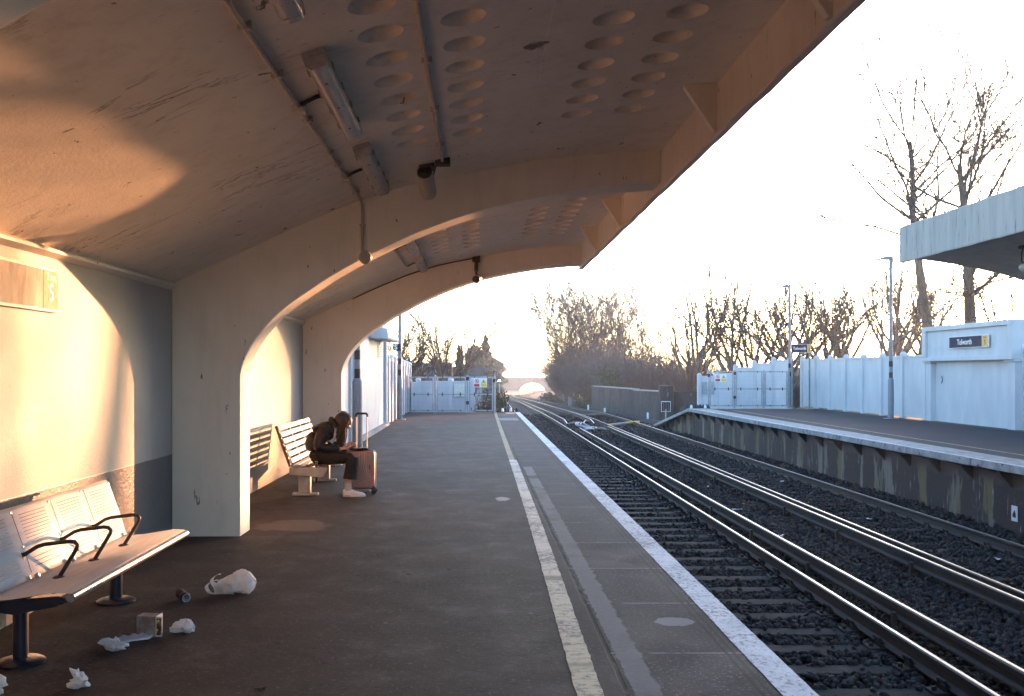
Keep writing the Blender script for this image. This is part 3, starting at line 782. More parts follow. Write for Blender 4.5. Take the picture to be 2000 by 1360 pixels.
# fluorescent strip lights
def strip_light(y0, y1, lab, x=-.79):
    zc = shell(x); t = thing('strip_light', lab, 'strip light', (x, (y0+y1)/2, zc), 'strip lights on the shelter ceiling')
    sl = (shell(x+.06)-shell(x-.06))/.12; ang = math.atan(sl)
    mt = Matrix.Translation((x, 0, zc-.035)) @ Euler((0, -ang, 0)).to_matrix().to_4x4()
    m = MB(); m.prism([(-.055,.05),(.055,.05),(.062,.0),(-.062,.0)], 'y', y0, y1)
    m.v = [tuple(mt @ Vector(p)) for p in m.v]; m.build('body', M['batten'], t, bevel=.004)
    m = MB(); m.prism([(-.060,-.002),(-.056,-.036),(-.036,-.058),(.036,-.058),(.056,-.036),(.060,-.002)], 'y', y0+.05, y1-.05)
    m.v = [tuple(mt @ Vector(p)) for p in m.v]; m.build('diffuser', M['diffuser'], t, smooth=50)
    for yy in (y0+.012, y1-.055):
        m = MB(); m.prism([(-.060,.03),(.060,.03),(.061,-.004),(.057,-.037),(.036,-.0595),(-.036,-.0595),(-.057,-.037),(-.061,-.004)], 'y', yy-.008, yy+.05)
        m.v = [tuple(mt @ Vector(p)) for p in m.v]; m.build('end_cap', M['diffuser'], t, smooth=50)
    for k in range(4):
        yy = y0+.2+(y1-y0-.4)*k/3
        for s in (-1,1):
            m = MB(); m.box(s*.064-.006, s*.064+.006, yy-.022, yy+.022, -.02, .012); m.v = [tuple(mt @ Vector(p)) for p in m.v]; m.build('clip', M['batten'], t)
    for yy in (y0+.28, (y0+y1)/2, y1-.28):
        m = MB(); m.box(-.007,.007,yy-.009,yy+.009,-.0605,-.055); m.v = [tuple(mt @ Vector(p)) for p in m.v]; m.build('screw_cap', M['black'], t)
    ym = (y0+y1)/2 - .05
    m = MB(); m.tube([(x-.055, ym, zc-.03), (x-.10, ym-.01, zc-.045), (x-.15, ym-.015, zc-.07), (-.975, ym, xz[1])], .012, 6); m.build('flex', M['black'], t, smooth=60)
for y0, y1, lab in [(2.72,4.24,'nearest strip light, only its end showing at the top edge'), (4.86,6.36,'longest looking strip light, dusty, in the front bay between pipe and hollows'),
                    (6.88,8.38,'strip light just before the front arch, left of the tubular camera'), (11.4,12.9,'strip light beyond the front arch, partly hidden by it'),
                    (13.42,14.92,'strip light farthest back, right before the far arch')]:
    strip_light(y0, y1, lab)

# cameras
cam1 = thing('security_camera', 'cream tubular camera with a dark round end on the ceiling before the front arch', 'camera', (-.40, 8.25, 3.13))
m = MB(); zc = shell(-.40)
m.prism([(-.46,zc-.045),(-.34,zc-.02),(-.34,zc+.01),(-.46,zc-.01)], 'y', 8.02, 8.22); m.box(-.42,-.38,8.12,8.18,zc-.12,zc-.02); m.build('mount', M['darkmetal'], cam1, bevel=.004)
A = Vector((-.415, 8.02, zc-.075)); B = Vector((-.392, 8.28, zc-.20))
ax = (B-A).normalized()
m = MB(); m.tube([A, A+ax*.03, A+(B-A)*.85, B, B+ax*.03], [.062,.068,.068,.062,.04], 20); m.build('housing', M['camcream'], cam1, smooth=50)
m = MB(); m.tube([A-ax*.012, A+ax*.004], [.060,.060], 20); m.tube([A-ax*.02, A-ax*.011], [.030,.034], 16); m.build('end_plate', M['darkmetal'], cam1, smooth=50)
m = MB(); m.tube([(-.33,8.04,zc-.03),(-.35,8.10,zc-.09),(-.38,8.06,zc-.10)], .007, 6); m.tube([(-.30,8.02,z2),(-.33,8.04,zc-.03)], .007, 6); m.build('wire', M['black'], cam1)
cam2 = thing('security_camera', 'small dark camera hanging on a bracket from the far arch', 'camera', (0.0, 15.2, 3.15))
m = MB(); m.box(-.06,.06,15.18,15.31,3.12,3.22); m.box(-.03,.03,15.20,15.26,2.98,3.12); m.tube([(0,15.2,3.0),(0,15.18,2.92)], .02, 8); m.build('bracket', M['darkmetal'], cam2, bevel=.005)
m = MB(); m.tube([(.0,15.02,2.835),(.005,15.05,2.838),(.03,15.27,2.875),(.034,15.30,2.88)], [.055,.062,.062,.045], 18); m.build('housing', M['camcream'], cam2, smooth=50)
m = MB(); m.tube([(.0,15.0,2.832),(.0,15.022,2.835)], [.052,.058], 18); m.build('lens_ring', M['darkmetal'], cam2, smooth=50)

# sign on the shelter wall
sg = thing('station_sign', 'station sign with painted-on glare and yellow end on the shelter wall above the steel bench', 'sign', (WX, 5.4, 1.95))
m = MB(); m.box(WX+.004, WX+.03, 4.2, 6.30, 1.815, 2.09); m.build('frame', M['slatm'], sg, bevel=.004)
m = MB(); m.box(WX+.03, WX+.033, 4.22, 6.06, 1.835, 2.07); m.build('face', M['glare'], sg)
m = MB(); m.box(WX+.03, WX+.0335, 6.066, 6.285, 1.835, 2.07); m.build('yellow_end', M['gold'], sg)
mw = Matrix.Translation((WX+.0345, 6.175, 2.03)) @ Matrix(((0,0,1,0),(1,0,0,0),(0,1,0,0),(0,0,0,1)))
text_mesh('zone_lettering', 'Zone', .06, M['goldtext'], sg, mw, .0008)
text_mesh('zone_number', '5', .15, M['goldtext'], sg, Matrix.Translation((0,0,-.10)) @ mw, .0008)

# ------------------------------------------------------------------ steel bench (near)
b1 = thing('steel_bench', 'perforated stainless steel bench with black armrests against the shelter wall', 'bench', (-2.15, 5.53, 0))
Y0, Y1 = 4.62, 6.46
prof = [(-1.872,.372),(-1.862,.392),(-1.872,.413),(-1.90,.422),(-1.96,.424),(-2.06,.408),(-2.16,.392),(-2.235,.386),(-2.262,.392)]
def panel(m, prof, y0, y1, mi=0): m.sheet([[(x,y0,z) for x,z in prof],[(x,y1,z) for x,z in prof]], mi)
m = MB(); panel(m, prof[2:], Y0, Y1); m.build('seat', M['steel'], b1, smooth=50, solid=.004)
m = MB(); m.tube([(-1.884,Y0,.397),(-1.884,Y1,.397)], .021, 14); m.build('front_edge', M['steelshine'], b1, smooth=50)
BK = [(-2.268,.388),(-2.278,.42),(-2.305,.505),(-2.318,.545),(-2.385,.730),(-2.405,.742),(-2.432,.738),(-2.452,.722)]
m = MB(); panel(m, BK, Y0, Y1); bk = m.build('backrest', M['steel'], b1, smooth=22, solid=.004)
m = MB(); u = (BK[4][0]-BK[3][0], BK[4][1]-BK[3][1]); w = (BK[2][0]-BK[1][0], BK[2][1]-BK[1][1])
for s in range(4):
    ya = Y0 + .07 + s*.47 - .02; yb_ = ya + .33
    for k in range(9):
        f = .12 + .74*k/8; x = BK[3][0]+u[0]*f; z = BK[3][1]+u[1]*f
        m.bar((x+.003,ya+.02,z), (x+.003,yb_,z), .002, .0024)
    for k in range(3):
        f = .25 + .5*k/2; x = BK[1][0]+w[0]*f; z = BK[1][1]+w[1]*f
        m.bar((x+.003,ya+.02,z), (x+.003,yb_,z), .002, .0024)
    if s: m.bar((BK[1][0]+.003, ya-.045, BK[1][1]), (BK[2][0]+.003, ya-.045, BK[2][1]), .0018, .002); m.bar((BK[3][0]+.003, ya-.045, BK[3][1]), (BK[4][0]+.003, ya-.045, BK[4][1]), .0018, .002)
m.build('slots', M['slot'], b1)
m = MB()
for s in range(5):
    yy = Y0 + .02 + s*.45
    for f in (.03,.97): 
        x = BK[3][0]+u[0]*f; z = BK[3][1]+u[1]*f; m.lathe([(.007,0),(.006,.004),(.002,.005)], (x+.002,yy,z), 8, mat=Euler((0,R(70),0)).to_matrix())
    m.lathe([(.014,0),(.014,.016),(.01,.02)], (-2.25,yy,.40), 10, mat=Euler((0,R(60),0)).to_matrix())
m.build('bolts', M['steelshine'], b1, smooth=40)
for ya in (5.07, 5.535, 6.0):
    m = MB(); m.tube([(-2.335,ya,.50),(-2.30,ya,.515),(-2.235,ya,.556),(-2.20,ya,.567),(-2.07,ya,.583),(-2.045,ya,.580),(-2.030,ya,.565),(-2.035,ya,.545),(-2.12,ya,.405),(-2.125,ya,.394)], .0108, 10)
    a_ = m.build('armrest', M['black'], b1, smooth=50)
    MB().lathe([(.03,0),(.03,.005),(.016,.012)], (-2.125,ya,.397), 12).build('armrest_foot', M['black'], a_)
    MB().box(-2.335,-2.30,ya-.014,ya+.014,.485,.525).build('armrest_bracket', M['black'], a_)
for yl in (4.94, 6.25):
    m = MB(); m.tube([(-2.26,yl,.008),(-2.26,yl,.36)], .037, 18); lg = m.build('leg', M['navy'], b1, smooth=50)
    m = MB(); m.lathe([(.118,0),(.118,.012),(.10,.022),(.05,.03)], (-2.26,yl,.001), 28); m.build('foot_plate', M['navy'], lg, smooth=40)
m = MB(); m.box(-2.33,-2.19,Y0+.05,Y1-.05,.335,.365)
for yy in (Y0+.012, 5.07, 5.535, 6.0, Y1-.012):
    m.prism([(-1.89,.378),(-1.95,.40),(-2.26,.375),(-2.40,.70),(-2.42,.70),(-2.30,.34),(-2.15,.318),(-1.95,.355)], 'y', yy-.012, yy+.012)
m.build('frame', M['navy'], b1)

# ------------------------------------------------------------------ slatted bench (far)
b2 = thing('slatted_bench', 'white slatted metal bench with splayed backrest, person sitting on its near end', 'bench', (-2.0, 12.55, 0))
YA, YB = 11.5, 13.62
bb = Vector((-2.135, 0, .375)); bt = Vector((-2.305, 0, .815)); dv = bt-bb
nrm = Vector((dv.z,0,-dv.x)).normalized()
for k in range(6):
    p = bb + dv*(.07 + k*.172)
    m = MB(); m.prism([((p-dv.normalized()*.027).x,(p-dv.normalized()*.027).z), ((p+dv.normalized()*.027).x,(p+dv.normalized()*.027).z), ((p+dv.normalized()*.027+nrm*.018).x,(p+dv.normalized()*.027+nrm*.018).z), ((p-dv.normalized()*.027+nrm*.018).x,(p-dv.normalized()*.027+nrm*.018).z)], 'y', YA, YB)
    m.build('back_slat', M['slatm'], b2, bevel=.003)
for k in range(5):
    x = -2.115 + k*.083
    m = MB(); m.box(x, x+.062, YA, YB, .343+.004*abs(k-2), .361+.004*abs(k-2)); m.build('seat_slat', M['slatm' if k in (0,1) else 'seatwood'], b2, bevel=.003)
for yy in (YA+.03, YA+.72, YA+1.42, YB-.03):
    m = MB(); m.bar((bb.x-.02,yy,bb.z-.03), (bt.x-.014,yy,bt.z), .03, .022, up=(0,1,0)); m.build('back_strut', M['beam'] if yy > YA+.1 else M['seatwood'], b2)
for yy in (YA, YB-.08):
    m = MB(); m.prism([(-2.16,.335),(-2.16,.25),(-1.78,.215),(-1.72,.30),(-1.72,.335)], 'y', yy, yy+.08); m.box(-2.06,-1.95,yy-.012,yy,.25,.31); m.build('end_beam', M['beam'], b2, bevel=.006)
m = MB(); m.box(-2.05,-1.95,YA+.08,YB-.08,.27,.335); m.build('long_beam', M['beam'], b2)
for yl in (11.62, 13.12):
    m = MB(); m.box(-2.07,-1.95,yl-.03,yl+.03,.03,.27); m.box(-1.952,-1.93,yl-.05,yl+.05,.03,.27); lg = m.build('leg', M['beam'], b2, bevel=.004)
    m = MB(); m.box(-2.14,-1.84,yl-.05,yl+.05,.001,.03); m.build('foot_plate', M['beam'], lg, bevel=.005)

# ------------------------------------------------------------------ litter
def crumple(name, c, size, mat, lab, cat, seed, n=11, grp=None, flat=.6):
    r = random.Random(seed); m = MB(); rows = []
    ds = [(Vector((r.gauss(0,1),r.gauss(0,1),r.gauss(0,1))).normalized(), r.uniform(.45,.95), r.uniform(.05,.22)) for _ in range(16)]
    for i in range(n+1):
        th = math.pi*i/n; row = []
        for j in range(2*n):
            ph = 2*math.pi*j/(2*n); d = Vector((math.sin(th)*math.cos(ph), math.sin(th)*math.sin(ph), math.cos(th)))
            q = 1 + (r.uniform(-.10,.10) if 0 < i < n else 0)
            for (v, k, amp) in ds:
                t_ = d.dot(v)
                if t_ > k: q -= amp*(t_-k)/(1-k)*2.2
                elif t_ > k-.18: q += amp*.9
            p = Vector((d.x*size[0]*.5*q, d.y*size[1]*.5*q, d.z*size[2]*.5*q))
            row.append((c[0]+p.x, c[1]+p.y, max(.002, c[2]+size[2]*.40+p.z)))
        row.append(row[0]); rows.append(row)
    m.sheet(rows); o = m.build(name, mat, None, smooth=18, weld=True)
    return tag(o, lab, cat, grp)
def paper_mat(name, c):
    t = NT(name); m = t.mat
    col = t.mix(t.ramp(t.noise(t.obj(), 25, 4), .4, .65), c, tuple(q*.8 for q in c))
    t.done(col, .6)
    tr = t.n('ShaderNodeBsdfTranslucent'); t.put(tr.inputs[0], c)
    mx = t.n('ShaderNodeMixShader'); mx.inputs[0].default_value = .35
    t.l(t.b.outputs[0], mx.inputs[1]); t.l(tr.outputs[0], mx.inputs[2]); t.l(mx.outputs[0], t.out.inputs[0])
    return m
M['paper'] = paper_mat('white_paper', (.80,.80,.82)); M['bag'] = paper_mat('thin_white_plastic', (.84,.83,.82))
crumple('paper_napkin', (-1.615,5.52,0), (.12,.10,.075), M['paper'], 'crumpled white napkin right of the food box', 'napkin', 3)
crumple('paper_napkin', (-1.865,5.16,0), (.12,.09,.075), M['paper'], 'crumpled white napkin beside the paper strip', 'napkin', 5)
crumple('paper_napkin', (-1.825,4.56,0), (.13,.09,.095), M['paper'], 'crumpled napkin closest to the bottom edge left of centre', 'napkin', 8)
crumple('paper_scrap', (-2.155,4.43,0), (.14,.10,.11), M['paper'], 'pale paper scrap in the bottom left corner', 'paper', 12)
m = MB(); m.sheet([[(-1.93+.0*j,5.245+.02*j+.0,.012+.006*math.sin(j)) for j in range(1)] + [(-1.93+.012*i, 5.235+.045*k+.009*i, .006+.012*math.sin(i*.9+k)**2+.008*k) for k in range(3)] for i in range(16)])
tag(m.build('paper_strip', M['paper'], None, smooth=40, recalc=False), 'long white paper strip from the food box to a napkin', 'paper')
# plastic bag
bag = thing('plastic_bag', 'crumpled thin white carrier bag lying on the platform floor', 'carrier bag', (-1.6, 6.5, 0))
r = random.Random(21); m = MB(); rings = []; nb = 26
for i in range(13):
    t_ = i/12; L = -.085 + .25*t_
    rad = [.030,.042,.050,.056,.060,.066,.074,.080,.082,.080,.072,.052,.008][i]
    ring = []
    for k in range(nb):
        a = 2*math.pi*k/nb
        q = rad*(1 + .16*math.sin(3*a+i*.8) + .09*math.sin(7*a-i*1.3) + r.uniform(-.11,.11))
        ring.append((-1.60+L*.98+r.uniform(-.004,.004), 6.50 + q*.95*math.cos(a) + .02*math.sin(i), max(.003, .064 + (.012 if i > 6 else 0) + q*.95*math.sin(a) + (-.01 if i < 4 else 0))))
    ring.append(ring[0]); rings.append(ring)
m.sheet(rings); bo = m.build('body', M['bag'], bag, smooth=24, recalc=False, weld=True)
sb_ = bo.modifiers.new('fine', 'SUBSURF'); sb_.levels = 2; sb_.render_levels = 2
vt = bpy.data.textures.new('plastic_creases', 'VORONOI'); vt.noise_scale = .045; vt.distance_metric = 'DISTANCE'
dp = bo.modifiers.new('creases', 'DISPLACE'); dp.texture = vt; dp.strength = .022; dp.mid_level = .4; dp.texture_coords = 'LOCAL'
for (ya, zz, x1) in [(6.46,.075,-.155),(6.53,.10,-.125)]:
    hm = MB(); pts = []
    for k in range(13):
        a = math.pi*(k/12)
        pts.append((-1.60-.075+x1*.55*math.sin(a)*1.0, ya+.012*math.sin(k), max(.006, zz-.035-.062*math.cos(a)*(-1)*.8)))
    rows = [[(p[0],p[1]-.004,p[2]) for p in pts], [(p[0]+.018*math.sin(math.pi*i/12),p[1]+.016,p[2]+.004) for i,p in enumerate(pts)]]
    hm.sheet(rows); hm.build('handle', M['bag'], bag, smooth=40, recalc=False)
m = MB(); m.sheet([[(-1.69+.03*i+r.uniform(-.006,.006), 6.415+.012*j, max(.004,.088-.030*j - .004*i + r.uniform(-.008,.008))) for j in range(4)] for i in range(5)]); m.build('loose_fold', M['bag'], bag, smooth=25, recalc=False)
# crushed can
can = thing('drink_can', 'dented dark drink can with bright silver end lying on the platform', 'can', (-1.845, 6.27, .03))
mt = Matrix.Translation((-1.852,6.29,.031)) @ Euler((R(96), 0, R(38))).to_matrix().to_4x4()
m = MB(); m.lathe([(.024,-.055),(.031,-.048),(.031,-.01),(.026,.005),(.0305,.018),(.031,.040),(.026,.052)], n=20)
m.v = [tuple(mt @ Vector((p[0]*(1-.25*math.exp(-((p[2])/.018)**2)*(p[0]>0)), p[1], p[2]))) for p in m.v]; m.build('body', M['navy'], can, smooth=40)
m = MB(); m.lathe([(.026,.052),(.0275,.055),(.024,.055),(.022,.050),(.004,.049)], n=20); m.v = [tuple(mt @ Vector(p)) for p in m.v]; m.build('end', M['tin'], can, smooth=30)
# food box
M['kraft'] = surf('greasy_food_card', (.20,.125,.085), (.27,.22,.21), 14, .6, 0, .05, spots=((.42,.40,.40), 9, .62), lo=.4, hi=.55)
M['card'] = surf('white_card', (.62,.58,.57), (.5,.45,.43), 14, .6, 0, .03)
def food_mat():
    t = NT('fried_food_print'); v = t.vor(t.obj(), 26)
    col = t.mix(t.ramp(v, .1, .6), (.50,.20,.03), (.05,.015,.006))
    col = t.mix(t.ramp(t.noise(t.obj(), 60, 3), .55, .62), col, (.62,.40,.14))
    return t.done(col, .5)
M['food'] = food_mat()
fb = thing('food_box', 'open takeaway food box with a fried food picture on its side', 'food box', (-1.79, 5.44, 0))
mt = Matrix.Translation((-1.785,5.445,0)) @ Euler((0,0,R(-6))).to_matrix().to_4x4()
m = MB(); m.box(-.058,.052,-.04,.04,.012,.118, mat=mt); m.build('carton', M['kraft'], fb, bevel=.002)
m = MB(); m.box(.0522,.0555,-.041,.041,.010,.120, mat=mt); m.box(.052,.088,-.0422,-.0402,.010,.118, mat=mt); m.build('side_panel', M['card'], fb)
m = MB(); m.box(.057,.084,-.0432,-.0424,.018,.110, mat=mt); m.build('food_picture', M['food'], fb)
m = MB(); m.add([mt @ Vector(p) for p in [(-.12,-.045,.016),(-.105,-.02,.028),(.055,-.042,.012),(.02,-.085,.006)]], [(0,1,2,3)]); m.build('open_flap', M['kraft'], fb, solid=.0015)
crumple('dead_leaf', (-.98,4.55,0), (.07,.025,.012), M['seatwood'], 'small dry brown leaf on the bare platform floor', 'leaf', 30, 4)
# ------------------------------------------------------------------ person on the slatted bench
def skin(name, verts, edges, radii, mat, parent, root=0, sub=2):
    me = bpy.data.meshes.new(name); off = parent.location
    me.from_pydata([tuple(Vector(v)-off) for v in verts], edges, []); me.materials.append(mat)
    o = bpy.data.objects.new(name, me); COL.objects.link(o); o.parent = parent
    md = o.modifiers.new('skin', 'SKIN'); md.use_smooth_shade = True
    lay = me.skin_vertices[0].data
    for i, r_ in enumerate(radii):
        lay[i].radius = r_ if hasattr(r_, '__len__') else (r_, r_)
        lay[i].use_root = (i == root)
    sd = o.modifiers.new('smooth', 'SUBSURF'); sd.levels = sub; sd.render_levels = sub
    return o
class G:
    def __init__(self): self.v=[]; self.e=[]; self.r=[]
    def p(self, co, r, prev=None):
        self.v.append(co); self.r.append(r); i = len(self.v)-1
        if prev is not None: self.e.append((prev, i))
        return i
    def chain(self, prev, lst):
        for co, r in lst: prev = self.p(co, r, prev)
        return prev
M['skin'] = surf('skin', (.50,.30,.21), (.44,.25,.17), 12, .5, 0, .05, **{'Subsurface Weight': .1})
M['jacket'] = surf('black_leather_jacket', (.015,.013,.013), (.009,.008,.008), 10, .42, 0, .6, 22, (1,1,2.2), spec=.25)
M['collar'] = surf('dark_fleece', (.012,.011,.011), None, 30, .9, 0, .8, 90)
M['trouser'] = surf('dark_trousers', (.013,.012,.013), (.008,.008,.009), 7, .6, 0, .3, 18, spec=.18)
M['hair'] = surf('brown_hair', (.018,.009,.006), (.034,.017,.010), 60, .5, 0, .2, 200, (1,1,.1))
M['top'] = surf('pale_top', (.62,.56,.50), None, 10, .8, 0, .1)
M['sock'] = surf('striped_sock', (.42,.46,.42), (.50,.42,.36), 9, .9, 0, .1, stretch=(.2,.2,7))
M['shoe'] = surf('white_trainer', (.70,.64,.63), (.60,.55,.54), 12, .6, 0, .05)
M['phone'] = surf('phone_case', (.55,.56,.58), None, 9, .3, 0, 0)
Y = 11.72
per = thing('person', 'person in black jacket hunched over a phone on the slatted bench', 'person', (-1.88, Y, 0))
def body(gr, torso, arm=True):
    pass
g = G()
pel = g.p((-1.865,Y,.455), .075)
s1 = g.p((-1.885,Y,.585), .070, pel); s2 = g.p((-1.815,Y,.705), .080, s1); s3 = g.p((-1.715,Y,.795), .060, s2)
nk = g.p((-1.655,Y,.835), .05, s3); nk2 = g.p((-1.62,Y-.003,.850), .050, nk)
h1 = g.p((-1.572,Y-.006,.885), (.085,.080), nk2); h2 = g.p((-1.542,Y-.008,.838), (.078,.07), h1); h3 = g.p((-1.540,Y-.008,.765), (.040,.042), h2)
nose = g.p((-1.482,Y-.008,.775), .012, h2)
for s, sh, el, wr in [(-1, (-1.765,Y-.118,.738), (-1.835,Y-.205,.560), (-1.600,Y-.105,.535)), (1, (-1.75,Y+.118,.738), (-1.80,Y+.205,.565), (-1.545,Y+.06,.545))]:
    a = g.p(sh, .030, s3); mid = g.p(tuple((Vector(sh)+Vector(el))/2), .036, a); e = g.p(el, .034, mid); f = g.p(tuple((Vector(el)*.45+Vector(wr)*.55)), .029, e); w = g.p(wr, .023, f)
    fd = Vector((1, .35 if s < 0 else -.55, .12)).normalized()
    W = Vector(wr); side = fd.cross(Vector((0,0,1))).normalized()
    pa = g.p(tuple(W+fd*.045), (.030,.017), w); pb = g.p(tuple(W+fd*.080), (.031,.014), pa)
    for k, L in enumerate((.062,.072,.068,.052)):
        o_ = side*(-.024+.016*k); b0 = W+fd*.092+o_
        q = g.p(tuple(b0), .0085, pb); q = g.p(tuple(b0+fd*L*.45+Vector((0,0,.012))), .008, q); q = g.p(tuple(b0+fd*L*.70+Vector((0,0,.034))), .0072, q); g.p(tuple(b0+fd*L*.62+Vector((0,0,.054))), .006, q)
    q = g.p(tuple(W+fd*.05+side*(-.034 if s < 0 else .034)+Vector((0,0,.012))), .010, pa); q = g.p(tuple(W+fd*.078+side*(-.042 if s < 0 else .042)+Vector((0,0,.034))), .009, q); g.p(tuple(W+fd*.094+side*(-.03 if s < 0 else .03)+Vector((0,0,.054))), .0075, q)
for s, hip, kn, an in [(-1, (-1.855,Y-.09,.445), (-1.43,Y-.20,.452), (-1.478,Y-.225,.115)), (1, (-1.855,Y+.09,.445), (-1.43,Y+.23,.452), (-1.46,Y+.25,.115))]:
    a = g.p(hip, .070, pel); mid = g.p(tuple((Vector(hip)+Vector(kn))/2), .060, a); k = g.p(kn, .050, mid); cf = g.p(tuple(Vector(kn)*.62+Vector(an)*.38), .050, k); n_ = g.p(an, .031, cf)
    hl = g.p((an[0]-.01, an[1], .055), .032, n_); g.p((an[0]+.11, an[1], .035), .03, hl)
skin('body', g.v, g.e, g.r, M['skin'], per, pel)
# face: eyes, brow, mouth, ears on the near side and front
m = MB()
for s in (-1, 1):
    m.lathe([(.001,-.008),(.009,-.004),(.011,.0),(.009,.004),(.001,.008)], (-1.497,Y-.008+s*.030,.812), 8)
m.build('eye', M['black'], per, smooth=60)
m = MB()
for s in (-1, 1): m.lathe([(.004,-.028),(.016,-.016),(.020,.004),(.016,.022),(.005,.030)], (-1.570,Y-.006+s*.078,.855), 10)
m.build('ear', M['skin'], per, smooth=60)
m = MB(); m.tube([(-1.520,Y-.03,.755),(-1.512,Y-.008,.753),(-1.520,Y+.014,.755)], [.004,.006,.004], 6); m.build('mouth', M['goldtext'], per, smooth=60)
# jacket
g = G()
j0 = g.p((-1.875,Y,.500), .140); j1 = g.p((-1.890,Y,.585), .152, j0); j2 = g.p((-1.840,Y,.690), .160, j1); j3 = g.p((-1.745,Y,.770), .138, j2); j4 = g.p((-1.670,Y,.825), .072, j3)
for s, sh, el, wr in [(-1, (-1.765,Y-.125,.745), (-1.835,Y-.205,.560), (-1.585,Y-.100,.535)), (1, (-1.75,Y+.125,.745), (-1.80,Y+.205,.565), (-1.535,Y+.055,.545))]:
    a = g.p(sh, .092, j3); mid = g.p(tuple((Vector(sh)+Vector(el))/2 + Vector((-.01,s*.012,0))), .084, a); e = g.p(el, .074, mid)
    f1 = g.p(tuple(Vector(el)*.6+Vector(wr)*.4), .066, e); f2 = g.p(tuple(Vector(el)*.25+Vector(wr)*.75), .055, f1); g.p(wr, .043, f2)
jk = skin('jacket', g.v, g.e, g.r, M['jacket'], per, j0)
tx = bpy.data.textures.new('leather_folds', 'CLOUDS'); tx.noise_scale = .055; tx.noise_depth = 3
jk.modifiers['smooth'].levels = 3; jk.modifiers['smooth'].render_levels = 3
dm = jk.modifiers.new('folds', 'DISPLACE'); dm.texture = tx; dm.strength = .022; dm.mid_level = .5; dm.texture_coords = 'LOCAL'
m = MB(); r = random.Random(2); rows = []
for i in range(7):
    a0 = 2*math.pi*i/6; rows.append([])
pts = []
for k in range(17):
    a = 2*math.pi*k/16
    c_ = Vector((-1.665,Y,.842)); u_ = Vector((.42,0,.9)).normalized(); v_ = Vector((0,1,0)); w_ = Vector((-.5,0,.86))
    pts.append(c_ + Vector((-.040,0,.040))*math.cos(a) + v_*math.sin(a)*.088)
m.tube(pts, [.026+.008*r.random() for _ in pts], 10); m.build('collar', M['collar'], per, smooth=60)
m = MB(); m.tube([(-1.66,Y-.03,.80),(-1.67,Y-.045,.72),(-1.72,Y-.05,.62)], [.02,.05,.045], 10); m.build('top', M['top'], per, smooth=60)
# trousers
g = G(); t00 = g.p((-1.890,Y,.545), .118); t0 = g.p((-1.880,Y,.465), .125, t00)
LEGS = []
for s, hip, kn, hem in [(-1, (-1.84,Y-.095,.437), (-1.428,Y-.20,.447), (-1.455,Y-.225,.205)), (1, (-1.84,Y+.095,.437), (-1.43,Y+.23,.447), (-1.45,Y+.25,.205))]:
    a = g.p(hip, .098, t0); mid = g.p(tuple((Vector(hip)+Vector(kn))/2), (.086,.086), a); k = g.p(kn, .072, mid); g.p(tuple(Vector(kn)*.72+Vector(hem)*.28), .068, k)
    lm = MB(); K_ = Vector(kn); H_ = Vector(hem); lm.tube([K_+Vector((.008,0,.012)), K_*.8+H_*.2, K_*.5+H_*.5, K_*.2+H_*.8, H_+Vector((0,0,-.004))], [.060,.073,.075,.080,.086], 20, caps=False); LEGS.append(lm)
tr = skin('trousers', g.v, g.e, g.r, M['trouser'], per, t0)
for lm in LEGS:
    q_ = lm.build('trouser_leg', M['trouser'], per, smooth=70)
dm = tr.modifiers.new('folds', 'DISPLACE'); dm.texture = tx; dm.strength = .02; dm.mid_level = .5; dm.texture_coords = 'LOCAL'
for (ax_, ay_) in [(-1.478,Y-.225), (-1.46,Y+.25)]:
    m = MB(); m.tube([(ax_+.004,ay_,.20),(ax_,ay_,.15)], [.040,.038], 14); m.build('ankle', M['skin'], per, smooth=60)
    m = MB(); m.tube([(ax_,ay_,.155),(ax_,ay_,.11),(ax_+.005,ay_,.07)], [.040,.040,.043], 14); m.build('sock', M['sock'], per, smooth=60)
    # trainer
    m = MB(); rows = []
    for i, (dx, w_, z0, z1) in enumerate([(-.062,.018,.012,.055),(-.055,.034,.004,.085),(-.02,.041,.002,.098),(.03,.043,.002,.092),(.08,.046,.002,.070),(.125,.049,.002,.058),(.165,.042,.003,.050),(.190,.025,.008,.036),(.196,.006,.014,.026)]):
        ring = []
        for k in range(16):
            a = 2*math.pi*k/16; zc_ = (z0+z1)/2; hz = (z1-z0)/2
            sy = math.copysign(abs(math.cos(a))**.7, math.cos(a)); sz = math.copysign(abs(math.sin(a))**.8, math.sin(a))
            ring.append((ax_+dx, ay_+w_*sy*(1 if sz < 0 else 1-.35*sz), zc_+hz*sz))
        ring.append(ring[0]); rows.append(ring)
    m.sheet(rows); sh_ = m.build('shoe', M['shoe'], per, smooth=60, weld=True)
    m = MB(); out = [(-.066,0)] + [(dx, w_) for dx, w_ in [(-.05,.040),(0,.046),(.06,.049),(.125,.053),(.175,.042),(.203,.0)]] ; out = out + [(d_, -w_) for d_, w_ in reversed(out[1:-1])]
    m.prism([(ax_+a_, ay_+b_) for a_, b_ in out], 'z', .001, .026); m.build('sole', M['shoe'], sh_ if False else per, bevel=.006)
    m = MB(); m.box(ax_-.035, ax_+.03, ay_-.048, ay_+.048, .010, .018); m.build('sole_window', M['black'], per)
# hair
r = random.Random(5); m = MB()
hc = Vector((-1.572,Y-.006,.872)); fwd = Vector((.60,0,-.80)).normalized(); upv = Vector((.80,0,.60)).normalized()
